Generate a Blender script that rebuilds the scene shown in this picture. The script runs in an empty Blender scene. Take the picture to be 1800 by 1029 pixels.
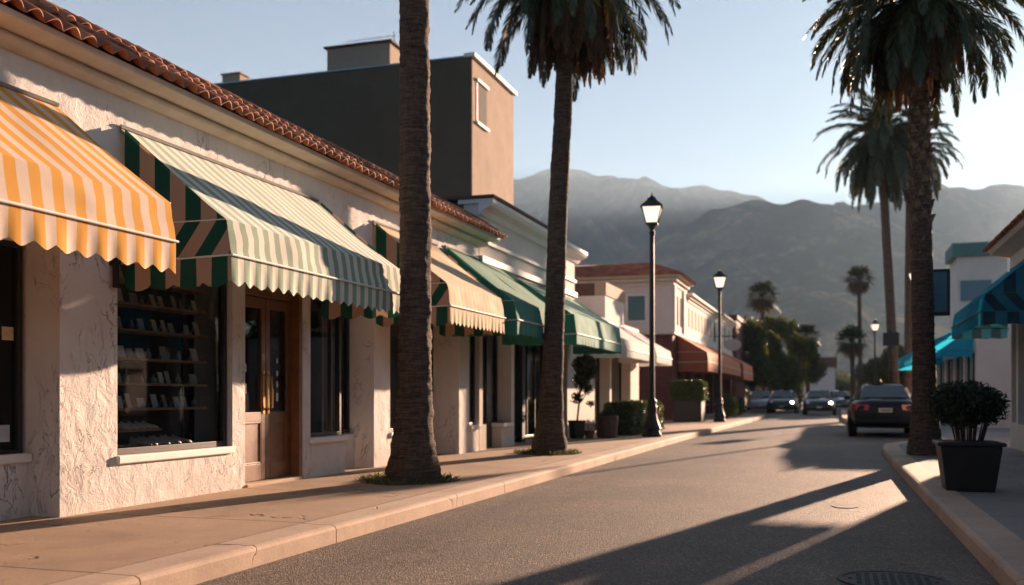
import bpy, bmesh, math, random
from mathutils import Vector, Matrix, noise
R = math.radians
rnd = random.Random(7)
sc = bpy.context.scene
C = sc.collection

# ------------------------------------------------------------------ camera
F = 1750.0; TH = math.atan(565.0 / F); HOR = 694.0; EYE = 1.15
cd = bpy.data.cameras.new('camera'); cam = bpy.data.objects.new('camera', cd); C.objects.link(cam)
cam.location = (0, 0, EYE); cam.rotation_euler = (R(90), 0, TH)
cd.sensor_width = 36; cd.lens = F / 1800 * 36; cd.shift_y = (HOR - 514.5) / 1800
cd.clip_start = .05; cd.clip_end = 12000
cd.dof.use_dof = True; cd.dof.focus_distance = 8.3; cd.dof.aperture_fstop = 1.5
sc.camera = cam
# ------------------------------------------------------------------ sky and sun
SUN_AZ, SUN_EL = 14.5, 10.3
w = bpy.data.worlds.new('World'); sc.world = w; w.use_nodes = True
wn = w.node_tree; bg = wn.nodes['Background']
sky = wn.nodes.new('ShaderNodeTexSky'); sky.sky_type = 'NISHITA'; sky.sun_disc = False
sky.sun_elevation = R(SUN_EL); sky.sun_rotation = R(SUN_AZ); sky.air_density = 1.0; sky.dust_density = .6; sky.ozone_density = 2.0
tint = wn.nodes.new('ShaderNodeMix'); tint.data_type = 'RGBA'; tint.blend_type = 'MULTIPLY'; tint.inputs[0].default_value = 1
wn.links.new(sky.outputs[0], tint.inputs[6]); tint.inputs[7].default_value = (.19, .27, .345, 1); wn.links.new(tint.outputs[2], bg.inputs[0]); bg.inputs[1].default_value = .05
S = Vector((math.sin(R(SUN_AZ)) * math.cos(R(SUN_EL)), math.cos(R(SUN_AZ)) * math.cos(R(SUN_EL)), math.sin(R(SUN_EL))))
sl = bpy.data.lights.new('sun', 'SUN'); so = bpy.data.objects.new('sun', sl); C.objects.link(so)
sl.energy = 5.0; sl.angle = R(.6); sl.color = (1, .665, .46)
so.rotation_euler = S.to_track_quat('Z', 'Y').to_euler(); so.location = (30, 60, 40)
sc.view_settings.view_transform = 'Standard'; sc.view_settings.look = 'None'; sc.view_settings.gamma = 1
sc.view_settings.exposure = 2.75
sc.cycles.use_denoising = True; sc.cycles.max_bounces = 8; sc.cycles.transparent_max_bounces = 12
sc.cycles.volume_bounces = 0; sc.cycles.caustics_reflective = False; sc.cycles.caustics_refractive = False
sc.cycles.sample_clamp_indirect = 6

def G(px, py, z=0.13):
    """point of the photograph on the level z"""
    f = F * (EYE - z) / (py - HOR); r = (px - 900) / F * f
    return Vector((r * math.cos(TH) - f * math.sin(TH), r * math.sin(TH) + f * math.cos(TH), z))
def D(px, f, py=None):
    r = (px - 900) / F * f
    z = EYE + (HOR - py) / F * f if py is not None else 0
    return Vector((r * math.cos(TH) - f * math.sin(TH), r * math.sin(TH) + f * math.cos(TH), z))

# ------------------------------------------------------------------ mesh helpers
class MB:
    def __init__(s): s.v = []; s.f = []; s.uv = []; s.m = []; s.cur = 0; s.sm = []; s.smooth = False
    def add(s, vs, fs, uvs=None):
        b = len(s.v); s.v += [tuple(v) for v in vs]
        for i, f in enumerate(fs):
            s.f.append([b + k for k in f]); s.m.append(s.cur); s.sm.append(s.smooth)
            s.uv.append([uvs[k] for k in f] if uvs else None)
        return s
    def box(s, x0, x1, y0, y1, z0, z1):
        v = [(x, y, z) for z in (z0, z1) for y in (y0, y1) for x in (x0, x1)]
        return s.add(v, [(0, 2, 3, 1), (4, 5, 7, 6), (0, 1, 5, 4), (2, 6, 7, 3), (0, 4, 6, 2), (1, 3, 7, 5)])
    def obox(s, c, u, v, n, a, b, d):
        """oriented box, centre c, unit axes, half sizes"""
        c, u, v, n = Vector(c), Vector(u), Vector(v), Vector(n)
        p = [c + u * a * i + v * b * j + n * d * k for k in (-1, 1) for j in (-1, 1) for i in (-1, 1)]
        return s.add(p, [(0, 2, 3, 1), (4, 5, 7, 6), (0, 1, 5, 4), (2, 6, 7, 3), (0, 4, 6, 2), (1, 3, 7, 5)])
    def quad(s, *p, uv=None): return s.add(p, [tuple(range(len(p)))], uv)
    def prism_y(s, prof, y0, y1):
        n = len(prof); v = [(x, y0, z) for x, z in prof] + [(x, y1, z) for x, z in prof]
        fs = [(i, (i + 1) % n, n + (i + 1) % n, n + i) for i in range(n)]
        return s.add(v, fs + [tuple(range(n))[::-1], tuple(range(n, 2 * n))])
    def prism_x(s, prof, x0, x1):
        n = len(prof); v = [(x0, y, z) for y, z in prof] + [(x1, y, z) for y, z in prof]
        fs = [(i, (i + 1) % n, n + (i + 1) % n, n + i) for i in range(n)]
        return s.add(v, fs + [tuple(range(n))[::-1], tuple(range(n, 2 * n))])
    def slab(s, poly, z0, z1):
        n = len(poly); v = [(x, y, z0) for x, y in poly] + [(x, y, z1) for x, y in poly]
        fs = [(i, (i + 1) % n, n + (i + 1) % n, n + i) for i in range(n)]
        return s.add(v, fs + [tuple(range(n))[::-1], tuple(range(n, 2 * n))])
    def tube(s, pts, rad, n=10, cap=True):
        pts = [Vector(p) for p in pts]; vs = []
        if not hasattr(rad, '__len__'): rad = [rad] * len(pts)
        for i, p in enumerate(pts):
            d = (pts[min(i + 1, len(pts) - 1)] - pts[max(i - 1, 0)]).normalized()
            a = Vector((1, 0, 0)) if abs(d.x) < .9 else Vector((0, 1, 0))
            u = (a - d * a.dot(d)).normalized(); v = d.cross(u)
            for k in range(n):
                t = 2 * math.pi * k / n; vs.append(p + (u * math.cos(t) + v * math.sin(t)) * rad[i])
        fs = [(i * n + k, i * n + (k + 1) % n, (i + 1) * n + (k + 1) % n, (i + 1) * n + k) for i in range(len(pts) - 1) for k in range(n)]
        if cap: fs += [tuple(range(n))[::-1], tuple(range((len(pts) - 1) * n, len(pts) * n))]
        return s.add(vs, fs)
    def lathe(s, prof, n=20, c=(0, 0, 0), axis='z'):
        vs = []
        for r, h in prof:
            for k in range(n):
                t = 2 * math.pi * k / n; a, b = r * math.cos(t), r * math.sin(t)
                vs.append((c[0] + a, c[1] + b, c[2] + h) if axis == 'z' else (c[0] + h, c[1] + a, c[2] + b))
        m = len(prof)
        fs = [(i * n + k, i * n + (k + 1) % n, (i + 1) * n + (k + 1) % n, (i + 1) * n + k) for i in range(m - 1) for k in range(n)]
        return s.add(vs, fs + [tuple(range(n))[::-1], tuple(range((m - 1) * n, m * n))])
    def grid(s, fn, nu, nv, uvf=None):
        vs = [fn(i / nu, j / nv) for j in range(nv + 1) for i in range(nu + 1)]
        uvs = [uvf(i / nu, j / nv) for j in range(nv + 1) for i in range(nu + 1)] if uvf else None
        fs = [(j * (nu + 1) + i, j * (nu + 1) + i + 1, (j + 1) * (nu + 1) + i + 1, (j + 1) * (nu + 1) + i) for j in range(nv) for i in range(nu)]
        return s.add(vs, fs, uvs)

ORG = {}
def org(o):
    while o is not None:
        if o.name in ORG: return ORG[o.name]
        o = o.parent
    return Vector((0, 0, 0))
def tag(o, label=None, cat=None, group=None, kind=None):
    if label: o['label'] = label
    if cat: o['category'] = cat
    if group: o['group'] = group
    if kind: o['kind'] = kind
    return o
def thing(name, label, cat, loc=(0, 0, 0), rz=0, group=None):
    o = bpy.data.objects.new(name, None); C.objects.link(o); o.empty_display_size = .3
    o.location = loc; o.rotation_euler = (0, 0, rz); ORG[o.name] = Vector(loc)
    return tag(o, label, cat, group)
def obj(name, mb, mats, parent=None, smooth=False, bevel=0, label=None):
    """links mb as ONE mesh object; geometry is given in world metres (or around the thing's base when that is the origin)"""
    me = bpy.data.meshes.new(name); off = org(parent) if parent else Vector((0, 0, 0))
    me.from_pydata([(v[0] - off.x, v[1] - off.y, v[2] - off.z) for v in mb.v], [], mb.f)
    for m in (mats if isinstance(mats, (list, tuple)) else [mats]): me.materials.append(m)
    if any(mb.m): me.polygons.foreach_set('material_index', mb.m)
    if any(u is not None for u in mb.uv):
        ul = me.uv_layers.new(name='UVMap'); k = 0
        for f, u in zip(mb.f, mb.uv):
            for q in range(len(f)):
                if u: ul.data[k].uv = u[q]
                k += 1
    if smooth: me.polygons.foreach_set('use_smooth', [True] * len(me.polygons))
    elif any(mb.sm): me.polygons.foreach_set('use_smooth', mb.sm)
    me.validate(); me.update()
    o = bpy.data.objects.new(name, me); C.objects.link(o); o.parent = parent
    if bevel:
        b = o.modifiers.new('bevel', 'BEVEL'); b.width = bevel; b.segments = 2; b.limit_method = 'ANGLE'; b.angle_limit = R(40)
    if label: o['label'] = label
    return o
def recalc(o):
    bm = bmesh.new(); bm.from_mesh(o.data); bmesh.ops.recalc_face_normals(bm, faces=bm.faces); bm.to_mesh(o.data); bm.free(); return o
def copy_tree(o, parent=None):
    c = o.copy(); C.objects.link(c); c.parent = parent
    for ch in list(o.children): copy_tree(ch, c)
    return c
def place(o, loc, rz=None, label=None, scale=None, group=None):
    o.location = loc
    if rz is not None: o.rotation_euler.z = rz
    if label: o['label'] = label
    if scale: o.scale = (scale,) * 3 if not hasattr(scale, '__len__') else scale
    if group: o['group'] = group
    return o

# ------------------------------------------------------------------ materials
class NT:
    def __init__(s, name):
        s.mat = bpy.data.materials.new(name); s.mat.use_nodes = True; s.t = s.mat.node_tree; s.b = s.t.nodes['Principled BSDF']; s.o = s.t.nodes['Material Output']
    def n(s, typ, **kw):
        q = s.t.nodes.new(typ)
        for k, v in kw.items(): setattr(q, k, v)
        return q
    def l(s, a, b): s.t.links.new(a, b)
    def val(s, sock, v):
        if hasattr(v, 'default_value') or hasattr(v, 'is_output'): s.l(v, sock)
        else: sock.default_value = v
    def math(s, op, a, b=0.0, c=0.0):
        q = s.n('ShaderNodeMath', operation=op); s.val(q.inputs[0], a); s.val(q.inputs[1], b)
        if len(q.inputs) > 2: s.val(q.inputs[2], c)
        return q.outputs[0]
    def mix(s, f, a, b, mode='MIX'):
        q = s.n('ShaderNodeMix', data_type='RGBA', blend_type=mode); s.val(q.inputs[0], f)
        for i, c in ((6, a), (7, b)):
            if isinstance(c, tuple): q.inputs[i].default_value = (*c[:3], 1)
            else: s.l(c, q.inputs[i])
        return q.outputs[2]
    def coord(s, kind='Object'): return s.n('ShaderNodeTexCoord').outputs[kind]
    def noise(s, scale, detail=4, rough=.55, dist=0, vec=None, sc3=None):
        q = s.n('ShaderNodeTexNoise'); q.inputs['Scale'].default_value = scale; q.inputs['Detail'].default_value = detail
        q.inputs['Roughness'].default_value = rough; q.inputs['Distortion'].default_value = dist
        v = vec or s.coord()
        if sc3:
            m = s.n('ShaderNodeMapping'); m.inputs['Scale'].default_value = sc3; s.l(v, m.inputs[0]); v = m.outputs[0]
        s.l(v, q.inputs['Vector']); return q.outputs['Fac']
    def ramp(s, f, stops):
        q = s.n('ShaderNodeValToRGB'); s.l(f, q.inputs[0]); e = q.color_ramp.elements
        while len(e) < len(stops): e.new(.5)
        for k, (p, c) in enumerate(stops): e[k].position = p; e[k].color = (*c, 1) if isinstance(c, tuple) else (c, c, c, 1)
        return q.outputs[0]
    def bump(s, h, strength=.5, dist=.01, nrm=None):
        q = s.n('ShaderNodeBump'); q.inputs['Strength'].default_value = strength; q.inputs['Distance'].default_value = dist
        s.l(h, q.inputs['Height'])
        if nrm: s.l(nrm, q.inputs['Normal'])
        s.l(q.outputs[0], s.b.inputs['Normal']); return q.outputs[0]
    def set(s, **kw):
        for k, v in kw.items():
            i = s.b.inputs[k.replace('_', ' ')]
            if isinstance(v, tuple): i.default_value = (*v, 1) if len(v) == 3 else v
            else: s.val(i, v)
        return s

def simple(name, col, rough=.7, var=.25, nscale=6, bump=0.0, bscale=40, metal=0, spec=.4, coat=0):
    t = NT(name)
    n = t.noise(nscale, 5)
    lo = tuple(c * (1 - var) for c in col); hi = tuple(min(1, c * (1 + var)) for c in col)
    t.l(t.ramp(n, [(.25, lo), (.75, hi)]), t.b.inputs['Base Color'])
    t.set(Roughness=rough, Metallic=metal); t.b.inputs['Specular IOR Level'].default_value = spec
    if coat: t.b.inputs['Coat Weight'].default_value = coat; t.b.inputs['Coat Roughness'].default_value = .05
    if bump: t.bump(t.noise(bscale, 4), bump, .005)
    return t.mat

def stucco(name, col, crack=1.0, dirt=.35, rough_amt=1.0, seam=True):
    t = NT(name); co = t.coord()
    n1 = t.noise(3.4, 5, .58, 1.3, co, (1.2, 1.2, .5))
    ridge = t.math('ABSOLUTE', t.math('SUBTRACT', n1, .5))
    mr = t.n('ShaderNodeMapRange', interpolation_type='SMOOTHSTEP'); line = t.math('SUBTRACT', 1, mr.outputs[0])
    t.l(ridge, mr.inputs[0]); mr.inputs[1].default_value = 0; mr.inputs[2].default_value = .010
    mask = t.ramp(t.noise(1.7, 3, .5, 0, co), [(.46, 0.0), (.58, 1.0)])
    crk = t.math('MULTIPLY', line, mask)
    trow = t.noise(6, 5, .6, 1.0, co); fine = t.noise(45, 5, .7, 0, co)
    h = t.math('ADD', t.math('MULTIPLY', trow, t.math('ADD', .25, t.ramp(t.noise(.9, 4, .6, 0, co), [(.35, 0.0), (.65, .85)]))), t.math('MULTIPLY', fine, .30))
    pl_ = t.n('ShaderNodeTexVoronoi', feature='SMOOTH_F1'); pl_.inputs['Scale'].default_value = 6; t.l(co, pl_.inputs['Vector'])
    h = t.math('ADD', h, t.math('MULTIPLY', pl_.outputs['Distance'], .5)); h = t.math('SUBTRACT', h, t.math('MULTIPLY', crk, .9 * crack))
    t.bump(h, .8, .024 * rough_amt)
    dn = t.ramp(t.noise(1.1, 6, .65, .3, co), [(.38, 0.0), (.72, 1.0)])
    sx = t.n('ShaderNodeSeparateXYZ'); t.l(co, sx.inputs[0])
    low = t.n('ShaderNodeMapRange'); t.l(sx.outputs[2], low.inputs[0]); low.inputs[1].default_value = .55; low.inputs[2].default_value = .1
    low = t.math('MULTIPLY', low.outputs[0], t.noise(9, 4, .6, 0, co))
    d = t.math('ADD', t.math('MULTIPLY', dn, dirt), t.math('MULTIPLY', low, .5)); 
    c1 = t.mix(d, col, tuple(c * k for c, k in zip(col, (.66, .58, .5))))
    c1 = t.mix(t.math('MULTIPLY', crk, .75 * crack), c1, tuple(c * .28 for c in col))
    t.l(c1, t.b.inputs['Base Color']); t.set(Roughness=.88); t.b.inputs['Specular IOR Level'].default_value = .25
    return t.mat

def fabric(name, ca, cb, width, sheen=.0, transl=.12, off=0.0, wear=.12):
    """woven cloth with stripes across the UV's u (metres)"""
    t = NT(name); uv = t.coord('UV'); sx = t.n('ShaderNodeSeparateXYZ'); t.l(uv, sx.inputs[0])
    u = t.math('ADD', t.math('DIVIDE', sx.outputs[0], width * 2), off)
    fr = t.math('FRACT', u); st = t.math('GREATER_THAN', fr, .5)
    col = t.mix(st, ca, cb)
    co = t.coord(); nn = t.noise(3.0, 5, .6, 0, co)
    col = t.mix(t.math('MULTIPLY', t.ramp(nn, [(.35, 0.0), (.75, 1.0)]), wear), col, (.35, .30, .24))
    wv = t.noise(260, 2, .5, 0, co)
    col = t.mix(t.math('MULTIPLY', wv, .18), col, (0.05, .05, .05))
    t.l(col, t.b.inputs['Base Color']); t.set(Roughness=.85); t.b.inputs['Specular IOR Level'].default_value = .15
    t.b.inputs['Sheen Weight'].default_value = sheen; t.b.inputs['Sheen Roughness'].default_value = .45
    h = t.math('ADD', t.noise(300, 2, .5, 0, co), t.math('MULTIPLY', t.noise(4, 3, .5, .5, co), 2.0)); t.bump(h, .35, .004)
    tr = t.n('ShaderNodeBsdfTranslucent'); t.l(col, tr.inputs[0])
    mx = t.n('ShaderNodeMixShader'); mx.inputs[0].default_value = transl
    t.l(t.b.outputs[0], mx.inputs[1]); t.l(tr.outputs[0], mx.inputs[2]); t.l(mx.outputs[0], t.o.inputs[0])
    return t.mat

def glass(name, tint=(.75, .8, .8), rough=.02):
    t = NT(name); tr = t.n('ShaderNodeBsdfTransparent'); tr.inputs[0].default_value = (*tint, 1)
    gl = t.n('ShaderNodeBsdfGlossy'); gl.inputs['Roughness'].default_value = rough; gl.inputs[0].default_value = (1, 1, 1, 1)
    fr = t.n('ShaderNodeFresnel'); fr.inputs[0].default_value = 1.36
    mx = t.n('ShaderNodeMixShader'); t.l(fr.outputs[0], mx.inputs[0]); t.l(tr.outputs[0], mx.inputs[1]); t.l(gl.outputs[0], mx.inputs[2])
    t.l(mx.outputs[0], t.o.inputs[0]); return t.mat

def leafy(name, cols, transl=.35, rough=.5):
    t = NT(name); g = t.n('ShaderNodeNewGeometry'); n = t.noise(1.3, 3)
    f = t.math('ADD', t.math('MULTIPLY', g.outputs['Random Per Island'], .65), t.math('MULTIPLY', n, .35))
    k = len(cols); col = t.ramp(f, [(.1 + .8 * i / (k - 1), c) for i, c in enumerate(cols)])
    t.l(col, t.b.inputs['Base Color']); t.set(Roughness=rough); t.b.inputs['Specular IOR Level'].default_value = .45
    tr = t.n('ShaderNodeBsdfTranslucent'); t.l(col, tr.inputs[0]); mx = t.n('ShaderNodeMixShader'); mx.inputs[0].default_value = transl
    t.l(t.b.outputs[0], mx.inputs[1]); t.l(tr.outputs[0], mx.inputs[2]); t.l(mx.outputs[0], t.o.inputs[0])
    return t.mat

def concrete(name, col, joints=None):
    t = NT(name); co = t.coord()
    big = t.noise(.7, 6, .65, .4, co); fine = t.noise(55, 4, .7, 0, co); mid = t.noise(7, 5, .6, 0, co)
    c = t.ramp(big, [(.3, tuple(x * .72 for x in col)), (.5, col), (.72, tuple(min(1, x * 1.22) for x in col))])
    c = t.mix(t.math('MULTIPLY', t.ramp(fine, [(.45, 0.0), (.7, 1.0)]), .35), c, tuple(x * .5 for x in col))
    c = t.mix(t.ramp(mid, [(.62, 0.0), (.75, .35)]), c, tuple(x * .55 for x in col))
    spots = t.n('ShaderNodeTexVoronoi'); spots.inputs['Scale'].default_value = 2.2; t.l(co, spots.inputs['Vector'])
    c = t.mix(t.ramp(spots.outputs['Distance'], [(.035, .7), (.05, 0.0)]), c, tuple(x * .3 for x in col))
    n1 = t.noise(.5, 5, .5, .3, co); rd = t.math('ABSOLUTE', t.math('SUBTRACT', n1, .5))
    crack = t.math('MULTIPLY', t.ramp(rd, [(.0, 1.0), (.0014, 0.0)]), t.ramp(t.noise(.9, 2, .5, 0, co), [(.52, 0.0), (.58, 1.0)]))
    h = t.math('ADD', t.math('MULTIPLY', fine, .5), mid)
    if joints:
        sx = t.n('ShaderNodeSeparateXYZ'); t.l(co, sx.inputs[0]); p, o, wd = joints
        wob = t.math('MULTIPLY', t.math('SUBTRACT', t.noise(5, 3, .6, 0, co), .5), .02)
        fr = t.math('FRACT', t.math('DIVIDE', t.math('ADD', t.math('ADD', sx.outputs[1], wob), -o), p))
        j = t.math('LESS_THAN', fr, wd / p)
        crack = t.math('MAXIMUM', crack, j)
        jx = t.math('LESS_THAN', t.math('ABSOLUTE', t.math('SUBTRACT', t.math('ABSOLUTE', t.math('ADD', sx.outputs[0], t.math('MULTIPLY', wob, .5))), 4.02)), .006); crack = t.math('MAXIMUM', crack, jx)
    c = t.mix(t.math('MULTIPLY', crack, .8), c, tuple(x * .12 for x in col))
    h = t.math('SUBTRACT', h, t.math('MULTIPLY', crack, 2.0)); t.bump(h, .5, .006)
    t.l(c, t.b.inputs['Base Color']); t.set(Roughness=.85); t.b.inputs['Specular IOR Level'].default_value = .3
    return t.mat

def asphalt():
    t = NT('asphalt'); co = t.coord()
    v = t.n('ShaderNodeTexVoronoi'); v.inputs['Scale'].default_value = 95; t.l(co, v.inputs['Vector'])
    agg = t.n('ShaderNodeSeparateColor'); t.l(v.outputs['Color'], agg.inputs[0])
    big = t.noise(.35, 6, .6, .5, co); mid = t.noise(2.5, 5, .7, 0, co)
    c = t.ramp(agg.outputs[0], [(.0, (.06, .045, .034)), (.55, (.15, .112, .084)), (.86, (.23, .172, .125)), (1.0, (.55, .43, .32))])
    c = t.mix(t.math('MULTIPLY', t.ramp(big, [(.40, 0.0), (.62, 1.0)]), .5), c, (.055, .048, .043))
    c = t.mix(t.math('MULTIPLY', t.ramp(mid, [(.45, 0.0), (.7, 1.0)]), .3), c, (.16, .135, .11))
    lane = t.noise(.8, 5, .6, 0, co, (1.4, .12, 1)); c = t.mix(t.math('MULTIPLY', t.ramp(lane, [(.45, 0.0), (.62, 1.0)]), .35), c, (.05, .044, .04))
    oil = t.noise(1.9, 6, .7, .5, co); c = t.mix(t.ramp(oil, [(.63, 0.0), (.70, .45)]), c, (.03, .028, .026))
    ck = t.noise(.8, 7, .6, 1.0, co); c = t.mix(t.ramp(t.math('ABSOLUTE', t.math('SUBTRACT', ck, .5)), [(0.0, .8), (.0016, 0.0)]), c, (.02, .018, .017))
    h = t.math('ADD', v.outputs['Distance'], t.math('MULTIPLY', t.noise(30, 4, .7, 0, co), 1.2))
    t.bump(h, .8, .008); t.l(c, t.b.inputs['Base Color'])
    t.set(Roughness=.68); t.b.inputs['Specular IOR Level'].default_value = .35
    return t.mat

def bark(name, c1, c2, ring=14):
    t = NT(name); co = t.coord()
    n1 = t.noise(3, 5, .6, .6, co, (1.5, 1.5, ring)); n2 = t.noise(24, 4, .7, 0, co, (1, 1, .5))
    f = t.math('ADD', t.math('MULTIPLY', n1, .65), t.math('MULTIPLY', n2, .35))
    t.l(t.ramp(f, [(.34, tuple(x * .35 for x in c1)), (.48, c1), (.66, c2)]), t.b.inputs['Base Color'])
    t.set(Roughness=.9); t.b.inputs['Specular IOR Level'].default_value = .2; t.bump(f, 1.0, .04); return t.mat

def tile_mat():
    t = NT('terracotta_tile'); co = t.coord(); sx = t.n('ShaderNodeSeparateXYZ'); t.l(co, sx.inputs[0])
    cell = t.math('FLOOR', t.math('DIVIDE', sx.outputs[1], .19)); cz = t.math('FLOOR', t.math('DIVIDE', sx.outputs[0], .24))
    cv = t.n('ShaderNodeCombineXYZ'); t.l(cell, cv.inputs[0]); t.l(cz, cv.inputs[1]); wn_ = t.n('ShaderNodeTexWhiteNoise'); t.l(cv.outputs[0], wn_.inputs['Vector'])
    f = t.math('ADD', t.math('MULTIPLY', wn_.outputs['Value'], .6), t.math('MULTIPLY', t.noise(9, 5, .65, 0, co), .5))
    t.l(t.ramp(f, [(.1, (.16, .055, .03)), (.45, (.30, .095, .045)), (.7, (.42, .15, .07)), (.95, (.50, .24, .13))]), t.b.inputs['Base Color'])
    t.bump(t.noise(60, 4, .6, 0, co), .5, .006); t.set(Roughness=.8); return t.mat

M = {}
M['stucco'] = stucco('white_stucco', (.80, .765, .735))
M['stucco_smooth'] = stucco('cream_stucco', (.72, .66, .60), crack=.15, rough_amt=.3, dirt=.25)
M['plaster_brown'] = stucco('brown_render', (.20, .145, .105), crack=0, rough_amt=.35, dirt=.5)
M['plaster_shade'] = stucco('shade_toned_render', (.105, .085, .062), crack=0, rough_amt=.35, dirt=.5)  # tall block's render with shade put into the colour
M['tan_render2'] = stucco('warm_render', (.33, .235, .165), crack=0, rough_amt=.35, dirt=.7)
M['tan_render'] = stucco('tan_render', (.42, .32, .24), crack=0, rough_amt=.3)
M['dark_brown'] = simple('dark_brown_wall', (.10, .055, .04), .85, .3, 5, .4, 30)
M['cornice'] = simple('cornice_plaster', (.66, .58, .49), .8, .12, 4, .3, 60)
M['white_trim'] = simple('white_trim', (.78, .75, .71), .6, .06, 8, .15, 60)
M['tile'] = tile_mat()
M['asphalt'] = asphalt()
M['walk'] = concrete('pavement_concrete', (.40, .275, .185), (2.35, 4.68, .024))
M['walk_r'] = concrete('pavement_concrete_grey', (.27, .25, .235), (2.6, 1.4, .016))
M['kerb'] = concrete('kerb_concrete', (.50, .37, .275))
M['black'] = simple('black_paint', (.010, .010, .011), .55, .3, 10, .1, 50)
M['dark_frame'] = simple('dark_window_frame', (.018, .016, .015), .45, .3, 12, .1, 60)
M['glass'] = glass('window_glass', (.85, .88, .88))
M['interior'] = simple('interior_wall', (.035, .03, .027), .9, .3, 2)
M['wood'] = simple('brown_wood_door', (.17, .062, .017), .42, .28, 8, .3, 30, spec=.5)
M['shelf_wood'] = simple('shelf_wood', (.36, .22, .12), .6, .2, 9)
M['brass'] = simple('aged_brass', (.42, .25, .10), .35, .2, 20, metal=.9)
M['steel'] = simple('galvanised_steel', (.35, .35, .36), .4, .1, 20, metal=.9)
M['paper'] = simple('paper', (.62, .58, .5), .8, .08, 10)
M['paper_blue'] = simple('pale_card', (.42, .47, .52), .7, .2, 10)
M['leather'] = simple('pale_leather', (.62, .50, .42), .45, .2, 14)
M['leather_dark'] = simple('dark_leather', (.05, .03, .025), .4, .3, 14)
M['red_petal'] = simple('red_petal', (.42, .05, .03), .6, .3, 14)
M['ceramic'] = simple('grey_ceramic', (.30, .31, .31), .3, .2, 10)
M['brick'] = simple('dark_red_brick', (.13, .042, .032), .85, .3, 4, .4, 25)
M['bark'] = bark('palm_bark', (.085, .058, .042), (.19, .13, .09))
M['bark_tree'] = bark('tree_bark', (.07, .05, .035), (.14, .10, .07), 2)
M['boots'] = bark('palm_leaf_bases', (.14, .095, .065), (.30, .21, .15), 4)
M['frond'] = leafy('palm_frond', [(.012, .024, .009), (.025, .045, .015), (.05, .065, .02), (.10, .08, .025)], .16, .42)
M['frond_dead'] = leafy('dead_frond', [(.05, .03, .015), (.11, .065, .03), (.19, .11, .05)], .25, .8)
M['fruit'] = simple('orange_fruit_stalks', (.35, .10, .02), .7, .3, 10)
M['leaf_dark'] = leafy('dark_leaf', [(.008, .016, .007), (.02, .04, .014), (.035, .055, .02)], .25, .5)
M['leaf_hedge'] = leafy('hedge_leaf', [(.03, .05, .012), (.06, .09, .02), (.12, .13, .03)], .35, .5)
M['leaf_tree'] = leafy('tree_leaf', [(.022, .035, .01), (.05, .065, .015), (.10, .10, .02)], .35, .5)
M['leaf_far'] = leafy('olive_tree_leaf', [(.035, .055, .012), (.08, .095, .02), (.17, .15, .03)], .45, .5)
M['grass'] = leafy('dry_grass', [(.05, .07, .02), (.10, .11, .03), (.20, .17, .07)], .3, .7)
M['soil'] = simple('soil', (.10, .065, .04), .95, .35, 12, .8, 40)
M['pot'] = simple('dark_planter', (.018, .014, .013), .5, .3, 6, .2, 30)
M['pot_brown'] = simple('brown_planter', (.09, .05, .035), .7, .3, 6, .2, 30)
M['y_front'] = fabric('yellow_striped_canvas', (.80, .39, .06), (.80, .64, .52), .1)
M['g_lit'] = fabric('green_striped_canvas_lit', (.24, .36, .24), (.80, .76, .66), .095, sheen=.35)  # green awning cloth with the sun's bleaching put into the colour
M['g_shade'] = fabric('green_striped_canvas_shade', (.004, .085, .052), (.55, .36, .24), .16, wear=.05)  # same green cloth, with shade put into the colour
M['c_front'] = fabric('cream_striped_canvas', (.80, .58, .34), (.80, .66, .50), .08)
M['g_solid'] = fabric('green_canvas', (.035, .23, .16), (.037, .24, .165), .3, sheen=.15)
M['t_solid'] = fabric('teal_canvas', (.10, .36, .28), (.105, .37, .29), .3, sheen=.15)
M['w_solid'] = fabric('white_canvas', (.74, .72, .68), (.76, .73, .70), .3)
M['r_solid'] = fabric('red_canvas', (.88, .33, .18), (.88, .34, .19), .3)
M['b_solid'] = fabric('blue_canvas', (.016, .46, .68), (.018, .47, .69), .3, transl=.5)
M['b_side'] = fabric('blue_striped_canvas', (.01, .16, .25), (.006, .05, .08), .17)
M['r_shade'] = fabric('red_canvas_shade', (.34, .10, .05), (.35, .105, .052), .3)  # red canvas darkened to carry the shade on the awning sides
M['rubber'] = simple('tyre_rubber', (.015, .015, .015), .8, .3, 20)
M['teal_paint'] = simple('teal_paint', (.02, .16, .15), .6, .2, 6)
M['blue_sign'] = simple('blue_grey_sign', (.06, .17, .24), .5, .15, 5)
M['iron'] = simple('cast_iron', (.03, .028, .027), .6, .4, 25, .5, 60, metal=.5)

# ------------------------------------------------------------------ setting: ground, road, pavements, kerbs
gb = MB(); gb.quad((-4000, -2500, -.03), (4000, -2500, -.03), (4000, 5200, -.03), (-4000, 5200, -.03))
tag(obj('ground', gb, simple('dry_ground', (.10, .085, .05), .95, .3, .02)), kind='structure')
rb = MB(); rb.grid(lambda u, v: (-11 + 22 * u, -12 + 152 * v, 0), 1, 1)
tag(obj('road', rb, M['asphalt']), kind='structure')
KL = [(-3.70, -12), (-3.68, 4.65), (-3.67, 6.93), (-3.64, 11.0), (-3.62, 15.5), (-3.60, 20), (-3.56, 26), (-3.45, 33), (-3.30, 41), (-3.20, 48), (-3.25, 51.5), (-3.6, 53.8), (-4.5, 55.6), (-6.2, 56.4), (-12, 56.6)]
KR = [(1.05, -12), (1.0, 3.0), (.96, 6.6), (.93, 11), (.90, 16), (.90, 20.5), (1.0, 22.0), (1.45, 23.2), (2.0, 23.8), (2.2, 24.6), (2.22, 34.6), (2.0, 35.4), (1.3, 36.6), (.7, 39), (.42, 43), (.36, 49), (.4, 60), (.6, 110)]
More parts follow.
